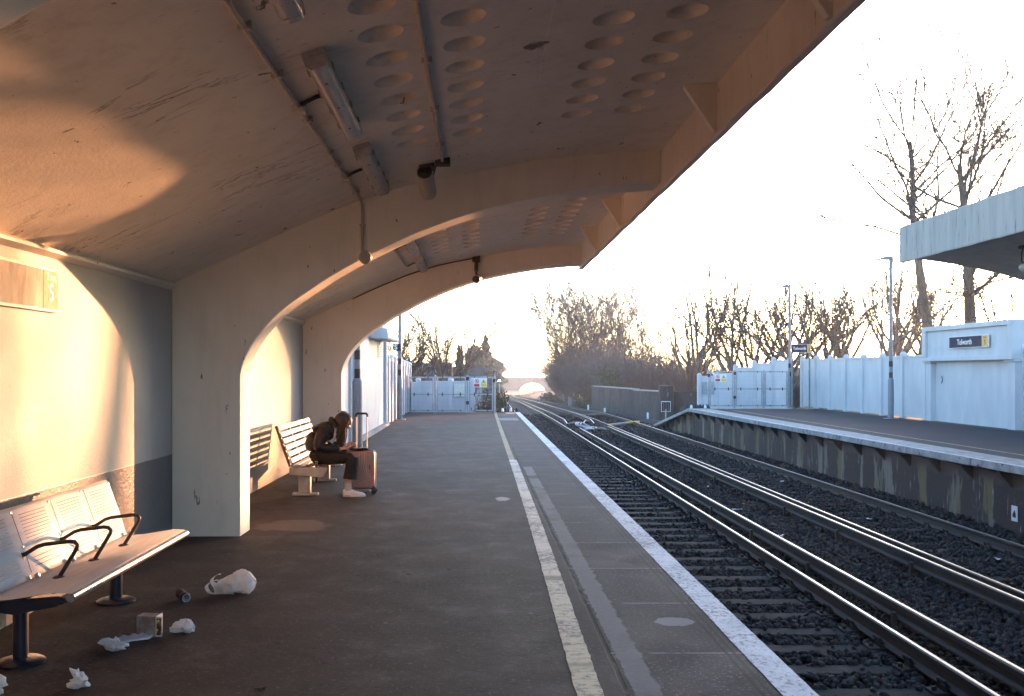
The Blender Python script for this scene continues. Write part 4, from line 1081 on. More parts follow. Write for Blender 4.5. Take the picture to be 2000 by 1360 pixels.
# cap
ringsz = 10; nseg = 22; rows = []
for i in range(ringsz+1):
    th = math.pi*i/ringsz*.64
    row = []
    for k in range(nseg+1):
        a = 2*math.pi*k/nseg
        axis = (upv*.55 - fwd*.75).normalized(); e1 = Vector((0,1,0)); e2 = axis.cross(e1)
        q = 1 + .035*math.sin(9*a) * math.sin(th)
        row.append(tuple(hc + (axis*math.cos(th)*.108 + e1*math.sin(th)*math.cos(a)*.095 + e2*math.sin(th)*math.sin(a)*.106)*q + fwd*.012))
    rows.append(row)
m.sheet(rows)
for k in range(240):
    s = r.choice((-1,-1,1)); t_ = r.random()
    st = hc + upv*(.085-.05*t_) + Vector((0, s*(.05+.04*t_), 0)) + fwd*r.uniform(-.05,.06)
    L = r.uniform(.13,.27); x1 = r.uniform(-.02,.045)
    p1 = hc + fwd*(r.uniform(.0,.065)) + Vector((r.uniform(-.02,.03), s*r.uniform(.082,.097), -.015))
    p2 = Vector((-1.60+x1+r.uniform(-.03,.03), Y+s*r.uniform(.05,.09), p1.z - L*.5))
    p3 = Vector((-1.605+x1+r.uniform(-.03,.03), Y+s*r.uniform(.03,.08), p1.z - L))
    w_ = r.uniform(.35,.8); m.tube([st, (st+p1)/2+Vector((0,s*r.uniform(.012,.024),0))+upv*.012, p1+Vector((0,s*.004,0)), p2, p3], [.010*w_,.012*w_,.012*w_,.010*w_,.002], 5)
for k in range(160):
    a = r.uniform(-1,1); s = 1 if a > 0 else -1
    axis = (upv*.55 - fwd*.75).normalized()
    q0 = hc + fwd*r.uniform(-.075,.085) + upv*.105 - fwd*.02
    pth = []
    for i in range(7):
        th = i/6*1.75; lift = .104 + r.uniform(-.002,.004)
        pth.append(hc + fwd*((q0-hc).dot(fwd))*(1-.25*(i/6)) + upv*(lift*math.cos(th)*math.sqrt(max(.2,1-((q0-hc).dot(fwd)/.115)**2))) + Vector((0, s*.101*math.sin(th), 0)))
    w_ = r.uniform(.003,.0065); m.tube(pth, [w_*.5,w_,w_,w_,w_,w_,w_*.4], 4)
m.build('hair', M['hair'], per, smooth=60)
m = MB(); m.box(-1.885,-1.850,Y-.195,Y-.183,.40,.49); m.box(-1.862,-1.832,Y-.207,Y-.195,.155,.42); st = m.build('belt_strap', M['jacket'], per, bevel=.003)
m = MB()
for k in range(7):
    for dx in (-.008, .008): m.lathe([(.005,0),(.004,.004),(.001,.005)], (-1.847+dx,Y-.208,.40-.024*k), 8, mat=Euler((R(90),0,0)).to_matrix())
m.build('studs', M['steelshine'], st, smooth=50)
ph = thing('mobile_phone', 'pale mobile phone held in both hands by the seated person', 'phone', (-1.50, Y-.03, .62))
mt = Matrix.Translation((-1.503,Y-.045,.612)) @ Euler((0,R(-52),R(10))).to_matrix().to_4x4()
m = MB(); m.box(-.070,.070,-.034,.034,-.004,.004, mat=mt); m.build('case', M['phone'], ph, bevel=.003)
m = MB(); m.box(-.064,.064,-.031,.031,.0042,.0052, mat=mt); m.build('screen', M['glass'], ph)
# ------------------------------------------------------------------ suitcase
sc_ = thing('suitcase', 'copper ribbed cabin suitcase with raised handle beside the seated person', 'suitcase', (-1.375, 11.80, 0))
M['copper'] = None
def case_mat():
    t = NT('copper_ribbed_shell'); p = t.obj(); x, y, z = t.xyz(p)
    px = t.math('SUBTRACT', x, .30); pz = t.math('SUBTRACT', z, .42)
    # nested rounded ribs: distance in a squarish norm
    ax_ = t.math('POWER', t.math('ABSOLUTE', px), 2.6); az_ = t.math('POWER', t.math('MULTIPLY', t.math('ABSOLUTE', pz), .92), 2.6)
    d = t.math('POWER', t.math('ADD', ax_, az_), 1/2.6)
    s = t.math('SINE', t.math('MULTIPLY', d, 2*math.pi/.0195))
    rib = t.math('MULTIPLY', t.ramp(s, -.2, .5), t.ramp(d, .20, .24))
    col = t.mix(rib, (.32,.165,.125), (.56,.32,.25))
    return t.done(col, .42, .1, t.bump(rib, 1, .008))
M['copper'] = case_mat()
CY0, CY1 = 11.70, 11.90
m = MB()
def rrect(x0, x1, z0, z1, rr, n=6):
    pts = []
    for cx_, cz_, a0 in [(x1-rr,z0+rr,-90),(x1-rr,z1-rr,0),(x0+rr,z1-rr,90),(x0+rr,z0+rr,180)]:
        for k in range(n+1):
            a = R(a0+90*k/n); pts.append((cx_+rr*math.cos(a), cz_+rr*math.sin(a)))
    return pts
rows = []
for (yy, ins) in [(CY0,.030),(CY0+.006,.014),(CY0+.018,.004),(CY0+.035,0),(CY1-.035,0),(CY1-.018,.004),(CY1-.006,.014),(CY1,.030)]:
    pp = rrect(-1.545+ins, -1.195-ins, .062+ins, .508-ins, .045)
    rows.append([(x,yy,z) for x,z in pp] + [(pp[0][0],yy,pp[0][1])])
m.sheet(rows); n_ = len(rows[0])
m.f.append(list(range(n_-1))); m.m.append(0); m.f.append([len(m.v)-n_+k for k in range(n_-1)]); m.m.append(0)
m.build('shell', M['copper'], sc_, smooth=50, weld=True)
m = MB(); pp = rrect(-1.549,-1.191,.058,.512,.047)
m.tube([(x,CY0+.10,z) for x,z in pp]+[(pp[0][0],CY0+.10,pp[0][1])], .008, 6, caps=False); m.build('zip_band', M['steelshine'], sc_, smooth=60)
m = MB()
for hx in (-1.425,-1.300): m.tube([(hx,CY1-.05,.50),(hx,CY1-.05,.925)], .0075, 8)
m.build('handle_tube', M['steelshine'], sc_, smooth=60)
m = MB(); m.tube([(-1.430,CY1-.05,.905),(-1.428,CY1-.05,.935),(-1.41,CY1-.05,.945),(-1.315,CY1-.05,.945),(-1.297,CY1-.05,.935),(-1.295,CY1-.05,.905)], .014, 10); m.build('handle_grip', M['black'], sc_, smooth=60)
m = MB(); m.box(-1.255,-1.245,CY0-.004,CY0+.001,.30,.345); m.build('badge', M['black'], sc_)
for wx in (-1.225, -1.515):
    for wy in (CY0+.03, CY1-.03):
        m = MB(); m.prism([(wx-.035,.098),(wx+.032,.098),(wx+.036,.062),(wx+.020,.042),(wx-.02,.062)], 'y', wy-.018, wy+.018); wh = m.build('wheel', M['black'], sc_, bevel=.004)
        m = MB()
        for dy in (-.016,.007): m.lathe([(.010,0),(.026,.0),(.029,.003),(.029,.008),(.026,.010),(.010,.010)], (wx+.018,wy+dy,.030), 18, mat=Euler((R(-90),0,0)).to_matrix())
        m.build('tyre', M['rubber'], wh, smooth=40)
tb = thing('pouch', 'black pouch lying on top of the copper suitcase', 'pouch', (-1.40, 11.80, .51))
m = MB(); rows = []
for i in range(9):
    u_ = i/8; ring = []
    for k in range(12):
        a = 2*math.pi*k/12; q = math.sin(math.pi*min(1,max(0,.06+.88*u_)))**.35
        ring.append((-1.50+.22*u_, 11.79+.075*q*math.cos(a), .528+.018*q*math.sin(a)+.004*math.sin(9*u_)))
    ring.append(ring[0]); rows.append(ring)
m.sheet(rows); m.build('pouch_body', M['jacket'], tb, smooth=60)
m = MB(); m.tube([(-1.46,11.74,.54),(-1.40,11.73,.546),(-1.35,11.735,.542)], .007, 8); m.build('pouch_zip', M['steelshine'], tb, smooth=60)
# ------------------------------------------------------------------ opposite canopy
rc = thing('platform_canopy', 'weathered white concrete canopy over the far platform, right edge', 'canopy', (8.1, 5, 3.5))
FX = 8.1
prof_u = [(FX+.06,3.585),(8.6,3.57),(9.1,3.50),(9.7,3.38),(10.2,3.26),(10.7,3.10),(11.2,2.88),(11.8,2.60),(12.4,2.30)]
YE = 19.05; rr = random.Random(31)
m = MB(); m.sheet([[(x,-14,z) for x,z in prof_u],[(x,YE-.01,z) for x,z in prof_u]])
m.sheet([[(x,YE-.01,z) for x,z in prof_u],[(x,YE-.01,z+.10) for x,z in prof_u]]); m.build('soffit', M['under'], rc, smooth=40)
m = MB(); m.sheet([[(x,-14,z+.10 if x > 8.3 else 4.1) for x,z in prof_u],[(x,YE-.01,z+.10 if x > 8.3 else 4.1) for x,z in prof_u]]); m.build('roof', M['wconc'], rc)
m = MB(); ysr = [-14+.3*i for i in range(111)]; ysr = [y for y in ysr if y < YE-.05]+[YE]
top = [4.205+rr.uniform(-.008,.008) for _ in ysr]; bot = [3.515+rr.uniform(-.006,.006) for _ in ysr]
rows = [[(FX+.06,y,b) for y,b in zip(ysr,bot)],[(FX+.01,y,b) for y,b in zip(ysr,bot)],[(FX,y,b+.02) for y,b in zip(ysr,bot)],[(FX,y,t-.02) for y,t in zip(ysr,top)],[(FX+.015,y,t) for y,t in zip(ysr,top)],[(FX+.06,y,t) for y,t in zip(ysr,top)],[(FX+.06,y,b) for y,b in zip(ysr,bot)]]
m.sheet(rows); m.add([r_[-1] for r_ in rows[:-1]], [tuple(range(6))]); m.add([r_[0] for r_ in rows[:-1]], [tuple(range(6))]); m.build('fascia', M['wconc'], rc, weld=True)
m = MB(); m.box(12.4,12.6,-14,YE-1.6,-.01,2.4); m.build('back_wall', M['white'], rc)
hl = thing('security_camera', 'dark hanging camera under the far canopy at the right edge', 'camera', (9.05, 16.4, 3.3))
m = MB(); m.box(8.97,9.13,16.32,16.48,3.47,3.52); m.tube([(9.05,16.4,3.48),(9.05,16.4,3.20)], .022, 8); m.tube([(9.0,16.4,3.46),(8.975,16.38,3.40),(8.975,16.38,3.26),(9.02,16.4,3.22)], .012, 6); m.build('bracket', M['darkmetal'], hl, smooth=60)
m = MB(); m.lathe([(.02,.06),(.075,.045),(.10,.0),(.09,-.05),(.05,-.09),(.005,-.10)], (9.05,16.4,3.17), 18); m.build('dome', M['camcream'], hl, smooth=50)

# ------------------------------------------------------------------ concrete panel fences
def panel_fence(name, lab, cat, pts, tops, bots, group=None, mat='whitefence', side=1):
    """posts at pts [(x,y)], panel between consecutive posts; tops/bots per panel"""
    t = thing(name, lab, cat, (pts[0][0], pts[0][1], bots[0]), group)
    for i in range(len(pts)-1):
        a = Vector((*pts[i], 0)); b = Vector((*pts[i+1], 0)); d = (b-a).normalized()
        zt_, zb = tops[i], bots[i]
        m = MB(); m.bar(a+d*.05+Vector((0,0,(zt_+zb)/2-.04)), b-d*.05+Vector((0,0,(zt_+zb)/2-.04)), .05, zt_-zb-.08)
        m.bar(a+d*.05+Vector((0,0,zt_-.04)), b-d*.05+Vector((0,0,zt_-.04)), .09, .08)
        m.build('panel', M[mat], t, bevel=.008)
    for i in range(len(pts)):
        zt_ = max(tops[max(0,i-1)], tops[min(i,len(tops)-1)]); zb = bots[min(i,len(bots)-1)]-.06
        p = pts[i]; w = .085
        m = MB(); m.box(p[0]-w,p[0]+w,p[1]-w,p[1]+w,zb,zt_+.02)
        m.lathe([(w*1.25,0),(w*1.25,.03),(w*1.05,.07),(w*.6,.10),(.004,.115)], (p[0],p[1],zt_+.015), 10)
        m.build('post', M[mat], t, bevel=.008)
    return t
FXR = 13.35
yl = [29.5+1.60*i for i in range(8)]
panel_fence('panel_fence', 'long white panel fence along the far platform from name board to gate', 'fence', [(FXR,y) for y in yl], [1.93]*7, [.03]*7)
panel_fence('panel_fence', 'white fence continuing past the name board wall at the right edge', 'fence', [(13.50,24.55-2.4*i) for i in range(16)], [2.0]*15, [.0]*15)
pts = [(13.30,42.2),(12.75,42.7),(12.0,43.0),(11.25,43.2),(10.45,43.4),(9.75,43.5)]
panel_fence('panel_fence', 'stepped white panel fence seen through the far platform gate', 'fence', pts, [1.93,1.80,1.62,1.36,1.24], [-.5,-.5,-.5,-.5,-.5])
nt_ = thing('notice_board', 'grey notice panel fixed on the stepped white fence behind the far gate', 'notice', (10.1,43.35,.75))
m = MB(); m.box(9.85,10.35,43.36,43.39,.45,.98); m.build('plate', M['galv'], nt_, bevel=.006)
# name-board wall
nw = thing('name_board_wall', 'tall white wall with projecting panel carrying the station name on the far platform', 'wall', (13.3,27.4,0))
m = MB(); m.box(13.40,13.52,24.8,29.3,-.02,1.80); m.build('wall_panel', M['white'], nw)
for y0,y1 in ((24.5,24.85),(29.05,29.38)):
    m = MB(); m.box(13.26,13.56,y0,y1,-.02,1.68); m.box(13.22,13.60,y0-.05,y1+.10,1.68,1.74); m.build('pillar', M['white'], nw, bevel=.01)
m = MB(); m.box(13.24,13.60,24.5,29.40,1.745,2.72); m.build('board', M['white'], nw, bevel=.012)
m = MB(); m.box(13.165,13.24,24.48,29.42,2.60,2.73); m.box(13.165,13.24,24.48,29.42,1.735,1.85); m.box(13.165,13.24,24.48,24.70,1.85,2.60); m.box(13.165,13.24,29.2,29.42,1.85,2.60); m.build('board_frame', M['white'], nw, bevel=.008)
m = MB(); m.tube([(13.353,28.55,1.30),(13.352,28.50,1.20),(13.352,28.56,1.10)], .012, 6); m.build('hook', M['darkmetal'], nw)
# station name signs
MX = Matrix(((0,0,-1,0),(-1,0,0,0),(0,1,0,0),(0,0,0,1)))     # text plane facing -X, reading towards -Y
def name_sign_x(lab, x, y0, y1, z0, z1):
    t = thing('station_sign', lab, 'sign', (x, (y0+y1)/2, z0))
    ys = y1 - (y1-y0)*.85
    m = MB(); m.box(x, x+.02, y0-.02, y1+.02, z0-.015, z1+.015); m.build('back_plate', M['signwhite'], t)
    m = MB(); m.box(x-.004, x, ys+.012, y1, z0, z1); m.build('name_panel', M['navysign'], t)
    m = MB(); m.box(x-.005, x, y0, ys-.012, z0, z1); m.build('zone_panel', M['orange'], t)
    text_mesh('lettering', 'Tolworth', (z1-z0)*.72, M['signwhite'], t, Matrix.Translation((x-.0055, ys+(y1-ys)*.52, (z0+z1)/2-.005)) @ MX, .001, sx=1.0, bold=.004)
    text_mesh('zone_number', '5', (z1-z0)*.62, M['black'], t, Matrix.Translation((x-.0065, (y0+ys)/2, z0+(z1-z0)*.36)) @ MX, .001, bold=.003)
    text_mesh('zone_word', 'Zone', (z1-z0)*.24, M['goldtext'], t, Matrix.Translation((x-.0065, (y0+ys)/2, z0+(z1-z0)*.82)) @ MX, .001)
name_sign_x('navy station name sign with orange end on the big white wall of the far platform', 13.175, 25.62, 27.72, 2.09, 2.38)
MY = Matrix(((1,0,0,0),(0,0,-1,0),(0,1,0,0),(0,0,0,1)))      # text plane facing -Y
ps = thing('station_sign', 'navy station name sign on two grey posts beside the far gate', 'sign', (12.7, 38.9, 0))
for x in (12.36, 13.04):
    m = MB(); m.tube([(x,38.95,-.02),(x,38.95,2.5)], .035, 12); m.build('post', M['lamp_grey'], ps, smooth=60)
m = MB(); m.box(12.32,13.08,38.885,38.91,2.17,2.50); m.build('back_plate', M['signwhite'], ps)
m = MB(); m.box(12.325,12.935,38.88,38.885,2.18,2.49); m.build('name_panel', M['navysign'], ps)
m = MB(); m.box(12.95,13.075,38.879,38.885,2.18,2.49); m.build('zone_panel', M['orange'], ps)
text_mesh('lettering', 'Tolworth', .155, M['signwhite'], ps, Matrix.Translation((12.63,38.8785,2.33)) @ MY, .001, sx=.85, bold=.003)
text_mesh('zone_number', '5', .13, M['goldtext'], ps, Matrix.Translation((13.012,38.8775,2.28)) @ MY, .001)

# ------------------------------------------------------------------ gates with weldmesh
def gate(name, lab, x0, x1, y, h, leaves, latch, cat='gate', wires=True):
    t = thing(name, lab, cat, (x0, y, 0))
    for x in leaves:
        m = MB(); m.box(x-.035,x+.035,y-.035,y+.035,0,h+.03); m.build('post', M['galv'], t, bevel=.005)
    for i in range(len(leaves)-1):
        a, b = leaves[i]+.055, leaves[i+1]-.055
        m = MB()
        for z in (h-.035, h*.51, .085): m.box(a,b,y-.022,y+.022,z-.022,z+.022)
        m.box(a,a+.04,y-.0215,y+.0215,.108,h-.058); m.box(b-.04,b,y-.0215,y+.0215,.108,h-.058); m.build('frame', M['galv'], t)
        m = MB(); n = int((b-a-.09)/.05)
        for k in range(n+1):
            x = a+.045+(b-a-.09)*k/n; m.box(x-.0016,x+.0016,y+.024,y+.0275,.07,h-.05)
        nz = int((h-.15)/.15)
        for k in range(nz+1):
            z = .08+(h-.15)*k/nz; m.box(a+.03,b-.03,y+.0278,y+.030,z-.0015,z+.0015)
        if wires: m.build('mesh_panel', M['galv'], t)
        m = MB()
        for x in (a+.19, b-.19):
            for z in (h*.51,): m.box(x-.02,x+.02,y-.03,y-.0225,z-.06,z+.06)
            for z in (.09,h-.04): m.box(x-.012,x+.012,y-.03,y-.0225,z-.035,z+.035)
        m.build('fixings', M['darkmetal'], t)
    m = MB()
    for x, z in latch: m.box(x-.05,x+.05,y-.06,y-.037,z-.06,z+.06)
    m.build('latch', M['black'], t, bevel=.006)
    return t
gate('platform_gate', 'grey mesh gate across the end of the near platform, in front of a white wall', -2.38, .62, 34.3, 1.27, [-2.38,-1.41,-.30,.64], [(-.30,1.19),(-.30,.36),(.62,1.12)])
gate('platform_gate', 'grey mesh gate at the end of the far platform beside the lamp post', 9.15, 12.43, 39.2, 1.46, [9.15,10.17,11.32,12.30], [(10.17,1.36),(10.17,.42),(9.15,1.28)])
def warn_sign(lab, x, y, z, w=.46, h=.30):
    t = thing('warning_sign', lab, 'sign', (x, y, z))
    m = MB(); m.box(x-w/2,x+w/2,y-.006,y,z-h/2,z+h/2); m.build('plate', M['signwhite'], t, bevel=.003)
    cx = x-w*.25
    ring = [(math.cos(2*math.pi*k/28), math.sin(2*math.pi*k/28)) for k in range(28)]
    m = MB(); R1, R2 = h*.24, h*.175
    for k in range(28):
        k2 = (k+1)%28
        m.add([(cx+ring[k][0]*R1,y-.009,z+h*.16+ring[k][1]*R1),(cx+ring[k2][0]*R1,y-.009,z+h*.16+ring[k2][1]*R1),(cx+ring[k2][0]*R2,y-.009,z+h*.16+ring[k2][1]*R2),(cx+ring[k][0]*R2,y-.009,z+h*.16+ring[k][1]*R2)], [(0,1,2,3)])
    m.bar((cx-R2*.7,y-.0085,z+h*.16+R2*.7),(cx+R2*.7,y-.0085,z+h*.16-R2*.7), .001, h*.05, up=(1,0,1))
    m.box(x-w*.46,x-w*.06,y-.009,y-.006,z-h*.44,z-h*.14); m.build('red_print', M['redsign'], t)
    m = MB(); tx_ = x+w*.25
    m.prism([(tx_-h*.29,z-h*.08),(tx_+h*.29,z-h*.08),(tx_,z+h*.42)], 'y', y-.0085, y-.006)
    m.box(x+w*.07,x+w*.46,y-.009,y-.006,z-h*.44,z-h*.14); m.build('yellow_print', M['yelsign'], t)
    m = MB(); m.prism([(tx_+.012,z+h*.30),(tx_-.03,z+h*.12),(tx_-.004,z+h*.13),(tx_-.012,z-.0),(tx_+.03,z+h*.17),(tx_+.006,z+h*.16)], 'y', y-.0115, y-.0087)
    m.lathe([(h*.07,0),(h*.07,.001)], (cx,y-.0095,z+h*.2), 10, mat=Euler((R(90),0,0)).to_matrix()); m.box(cx-.018,cx+.014,y-.0105,y-.0092,z+h*.05,z+h*.17)
    m.build('black_print', M['black'], t)
warn_sign('white warning sign with red and yellow symbols on the near platform gate', .14, 34.27, 1.05, .46, .32)
warn_sign('white warning sign with red and yellow symbols on the far platform gate', 9.62, 39.165, 1.18, .46, .30)
pb = thing('notice_board', 'pale notice panel on the white wall behind the near platform gate', 'notice', (-.62,36.9,.7))
m = MB(); m.box(-.82,-.42,36.90,36.93,.50,.98); m.build('plate', M['galv'] if False else M['slatm'], pb, bevel=.005)
# white walls at the near platform end
panel_fence('panel_fence', 'white wall with capped posts behind the near platform gate', 'fence', [(-2.45,36.6),(-2.15,37.0),(-.95,37.0),(-.12,37.0)], [1.05,1.08,1.08], [-.9]*3)
panel_fence('panel_fence', 'sunlit white panel fence between the white building and the near gate', 'fence', [(-2.47,27.4+1.15*i) for i in range(9)], [1.80-.02*i for i in range(8)], [.0]*8)
panel_fence('panel_fence', 'sunlit white panel fence between the arched shelter and the white building', 'fence', [(-2.62,15.95+1.1*i) for i in range(5)], [1.95]*4, [.0]*4)
# white building by the near platform
wb = thing('white_building', 'small sunlit white platform building with a flat canopy slab over its doorway', 'building', (-2.45,23.8,0))
m = MB(); m.box(-5.5,-2.46,20.55,27.0,-.05,2.50); m.build('wall', M['white'], wb)
for y0,y1,px_ in ((20.45,20.80,-2.41),(26.45,26.75,-2.38)):
    m = MB(); m.box(px_-.19,px_,y0,y1,-.04,2.46); m.build('pilaster', M['white'], wb, bevel=.01)
m = MB(); m.prism([(-2.455,2.22),(-2.04,2.19),(-2.02,2.24),(-2.05,2.43),(-2.455,2.47)], 'y', 22.9, 26.0); m.build('canopy_slab', M['white'], wb, bevel=.012)
m = MB(); m.box(-2.47,-2.44,24.85,25.45,1.78,2.08); m.build('vent', M['galv'], wb, bevel=.004)
m = MB()
for k in range(6): m.box(-2.441,-2.437,24.88,25.42,1.805+.045*k,1.825+.045*k)
m.build('vent_slats', M['slot'], wb)
m = MB(); m.box(-5.6,-2.40,20.4,27.1,2.50,2.60); m.build('roof', M['wconc'], wb)
m = MB(); m.box(-2.45,-2.32,20.5,26.9,.0,.08); m.build('plinth', M['cope'], wb, bevel=.01)
# ------------------------------------------------------------------ lamp posts
def lamp_post(lab, x, y, h, base_h=1.22, base_r=.085, head=-1, z0=0):
    t = thing('lamp_post', lab, 'lamp post', (x,y,z0), 'platform lamp posts')
    m = MB(); m.lathe([(base_r,0),(base_r,base_h-.05),(base_r*.8,base_h),(.055,base_h+.02)], (x,y,z0), 18); m.build('base', M['lamp_grey'], t, smooth=40)
    m = MB(); m.box(x-.17,x+.17,y-.17,y+.17,z0+.001,z0+.015); m.build('base_plate', M['galv'], t)
    m = MB(); m.tube([(x,y,z0+base_h),(x,y,z0+h*.6),(x,y,z0+h)], [.056,.050,.044], 14); pl = m.build('pole', M['lamp_grey'], t, smooth=60)
    for zz in (base_h+.02, base_h+.36):
        m = MB(); m.tube([(x,y,z0+zz),(x,y,z0+zz+.17)], .0575, 14); m.build('black_band', M['black'], t, smooth=60)
    m = MB(); m.add([(x+head*-.05,y-.045,z0+h-.03),(x+head*-.05,y+.045,z0+h-.03),(x+head*.24,y+.085,z0+h-.02),(x+head*.52,y+.06,z0+h-.045),(x+head*.52,y-.06,z0+h-.045),(x+head*.24,y-.085,z0+h-.02),
                     (x+head*-.02,y-.04,z0+h+.08),(x+head*-.02,y+.04,z0+h+.08),(x+head*.20,y+.07,z0+h+.075),(x+head*.51,y+.05,z0+h-.025),(x+head*.51,y-.05,z0+h-.025),(x+head*.20,y-.07,z0+h+.075)],
                    [(5,4,3,2,1,0),(6,7,8,9,10,11)]+[(i,(i+1)%6,6+(i+1)%6,6+i) for i in range(6)]); m.build('lamp_head', M['lamp_grey'], t, bevel=.006)
    m = MB(); m.box(x+base_r*.2,x+base_r*1.02,y-.03,y+.03,z0+.55,z0+.62); m.build('door_catch', M['galv'], t)
    return t
lamp_post('grey lamp post with two black bands in front of the long panel fence', 12.62, 30.3, 4.86)
lamp_post('grey lamp post with black bands where the far gate meets the panel fence', 12.47, 39.6, 4.80)
lamp_post('thick based grey lamp post rising behind the suitcase, beside the white building', -2.16, 18.1, 4.8, 1.30, .095, 1)
lp = lamp_post('slim grey lamp post carrying a small dark sign by the near gate', -2.28, 29.7, 5.2, 1.30, .080, 1)
ss = thing('speaker_box', 'small dark box with white S mark on the slim lamp post', 'sign', (-2.33,29.6,2.16))
m = MB(); m.box(-2.47,-2.235,29.56,29.62,2.05,2.26); m.build('box', M['navysign'], ss, bevel=.01)
text_mesh('white_mark', 'S', .20, M['signwhite'], ss, Matrix.Translation((-2.385,29.555,2.155)) @ MY, .002, bold=.006)
m = MB(); m.box(-2.25,-2.225,29.58,29.68,2.08,2.23); m.build('bracket', M['galv'], ss)
# ------------------------------------------------------------------ anti trespass mats
def spike_mat(lab, x0, x1, y0, y1, z, n, k, slope=0):
    t = thing('trespass_guard', lab, 'trespass guard', (x0,y0,z), 'black rubber trespass guards at the platform ends')
    m = MB(); rr_ = random.Random(int(x0*10))
    m.add([(x0,y0,z+.01),(x1,y0,z+.01),(x1,y1,z+.01-slope),(x0,y1,z+.01-slope)], [(0,1,2,3)])
    for i in range(n):
        for j in range(k):
            cx = x0+(x1-x0)*(i+.5)/n; cy = y0+(y1-y0)*(j+.5)/k; w = (x1-x0)/n*.45; hh = .17+rr_.uniform(-.02,.02); zz = z-slope*(cy-y0)/(y1-y0)
            m.add([(cx-w,cy-w,zz),(cx+w,cy-w,zz),(cx+w,cy+w,zz),(cx-w,cy+w,zz),(cx-w*.22,cy-w*.22,zz+hh),(cx+w*.22,cy-w*.22,zz+hh),(cx+w*.22,cy+w*.22,zz+hh),(cx-w*.22,cy+w*.22,zz+hh)], [(0,1,5,4),(1,2,6,5),(2,3,7,6),(3,0,4,7),(4,5,6,7)])
    m.build('spikes', M['rubber'], t); return t
spike_mat('black spiked rubber guard at the tip of the near platform', .70, 1.50, 35.22, 36.3, 0, 6, 5, .16)
spike_mat('black spiked rubber guard at the tip of the far platform before the ramp', 8.15, 9.10, 38.62, 39.8, .0, 9, 6, .14)
for (x,y,lab) in [(.93,35.15,'left white marker cone before the near spiked guard'),(1.22,35.15,'right white marker cone before the near spiked guard'),(8.32,38.5,'white marker cone at the far platform edge'),(8.86,38.5,'white marker cone nearer the far gate post')]:
    t = thing('marker_cone', lab, 'cone', (x,y,0))
    m = MB(); m.lathe([(.055,0),(.05,.06),(.038,.12),(.01,.14)], (x,y,.005), 12); m.build('cone', M['signwhite'], t, smooth=50)
    m = MB(); m.lathe([(.062,0),(.062,.012)], (x,y,.003), 12); m.build('base', M['rubber'], t)
# ------------------------------------------------------------------ lineside things
dw = thing('parapet_wall', 'dark sooty concrete wall with sunlit top edge beyond the far platform ramp', 'wall', (9.6,65,-1.2))
P0 = Vector((10.02,54.6,0)); P1 = Vector((9.05,78,0)); d = (P1-P0); nn = Vector((d.y,-d.x,0)).normalized()
for a_, b_ in ((0,.30),(.303,1.0)):
    A_ = P0+d*a_; B_ = P0+d*b_
    m = MB(); m.add([A_+Vector((0,0,-1.5)),B_+Vector((0,0,-1.9)),B_+nn*.4+Vector((0,0,-1.9)),A_+nn*.4+Vector((0,0,-1.5)),A_+Vector((0,0,.30)),B_+Vector((0,0,.24)),B_+nn*.4+Vector((0,0,.24)),A_+nn*.4+Vector((0,0,.30))],[(0,1,5,4),(1,2,6,5),(2,3,7,6),(3,0,4,7),(4,5,6,7),(0,3,2,1)]); m.build('wall_section', M['darkwall'], dw)
    m = MB(); m.add([A_-nn*.03+Vector((0,0,.305)),B_-nn*.03+Vector((0,0,.245)),B_+nn*.43+Vector((0,0,.245)),A_+nn*.43+Vector((0,0,.305)),A_-nn*.03+Vector((0,0,.37)),B_-nn*.03+Vector((0,0,.31)),B_+nn*.43+Vector((0,0,.31)),A_+nn*.43+Vector((0,0,.37))],[(0,1,5,4),(1,2,6,5),(2,3,7,6),(3,0,4,7),(4,5,6,7),(0,3,2,1)]); m.build('coping', M['cope'], dw)
m = MB(); m.box(10.0,10.75,54.2,54.6,-1.4,.66); m.build('end_pier', M['darkwall'], dw, bevel=.03)
m = MB(); m.box(10.75,12.6,54.4,54.6,-1.4,.32); m.build('return_wall', M['darkwall'], dw)
sp = thing('solar_panel', 'small white framed solar panel tilted on a post by the far platform ramp', 'solar panel', (8.9,46.8,-1))
mt = Matrix.Translation((8.92,46.8,-.22)) @ Euler((R(18),0,R(-8))).to_matrix().to_4x4()
m = MB(); m.box(-.22,.22,-.012,.018,-.26,.26, mat=mt); m.build('frame', M['signwhite'], sp, bevel=.004)
m = MB(); m.box(-.195,.195,-.016,-.0125,-.235,.235, mat=mt); m.build('cells', M['navy'], sp)
m = MB()
for k in range(4): m.box(-.195+.39*(k+1)/5-.006,-.195+.39*(k+1)/5+.006,-.019,-.0165,-.235,.235, mat=mt)
m.build('cell_lines', M['galv'], sp)
m = MB(); m.tube([(8.92,46.85,-1.25),(8.92,46.85,-.2)], .03, 8); m.build('post', M['galv'], sp)
cbx = thing('lineside_cabinet', 'blue grey lineside cabinet by the thicket beyond the dark wall', 'cabinet', (8.4,92,-1.7))
m = MB(); m.box(8.55,8.83,91.9,92.3,-1.95,-1.03); m.build('case', M['lamp_grey'], cbx, bevel=.02)
m = MB(); m.box(8.52,8.86,91.87,92.33,-1.03,-.98); m.build('lid', M['lamp_grey'], cbx)
for (x,y,z,lab) in [(9.05,70.0,-1.6,'white marker post at the foot of the dark wall near its joint'),(9.75,56.5,-1.35,'white marker post at the near end of the dark wall'),(8.95,79.5,-1.7,'white marker post at the far end of the dark wall')]:
    t = thing('marker_post', lab, 'marker post', (x,y,z)); m = MB(); m.tube([(x,y,z),(x,y,z+.42),(x,y,z+.46)], [.07,.07,.03], 10); m.build('post', M['signwhite'], t, smooth=50)
pl = thing('marker_plate', 'small white plate with dark mark low on the peeling platform wall', 'plate', (8.43,15.75,-.7))
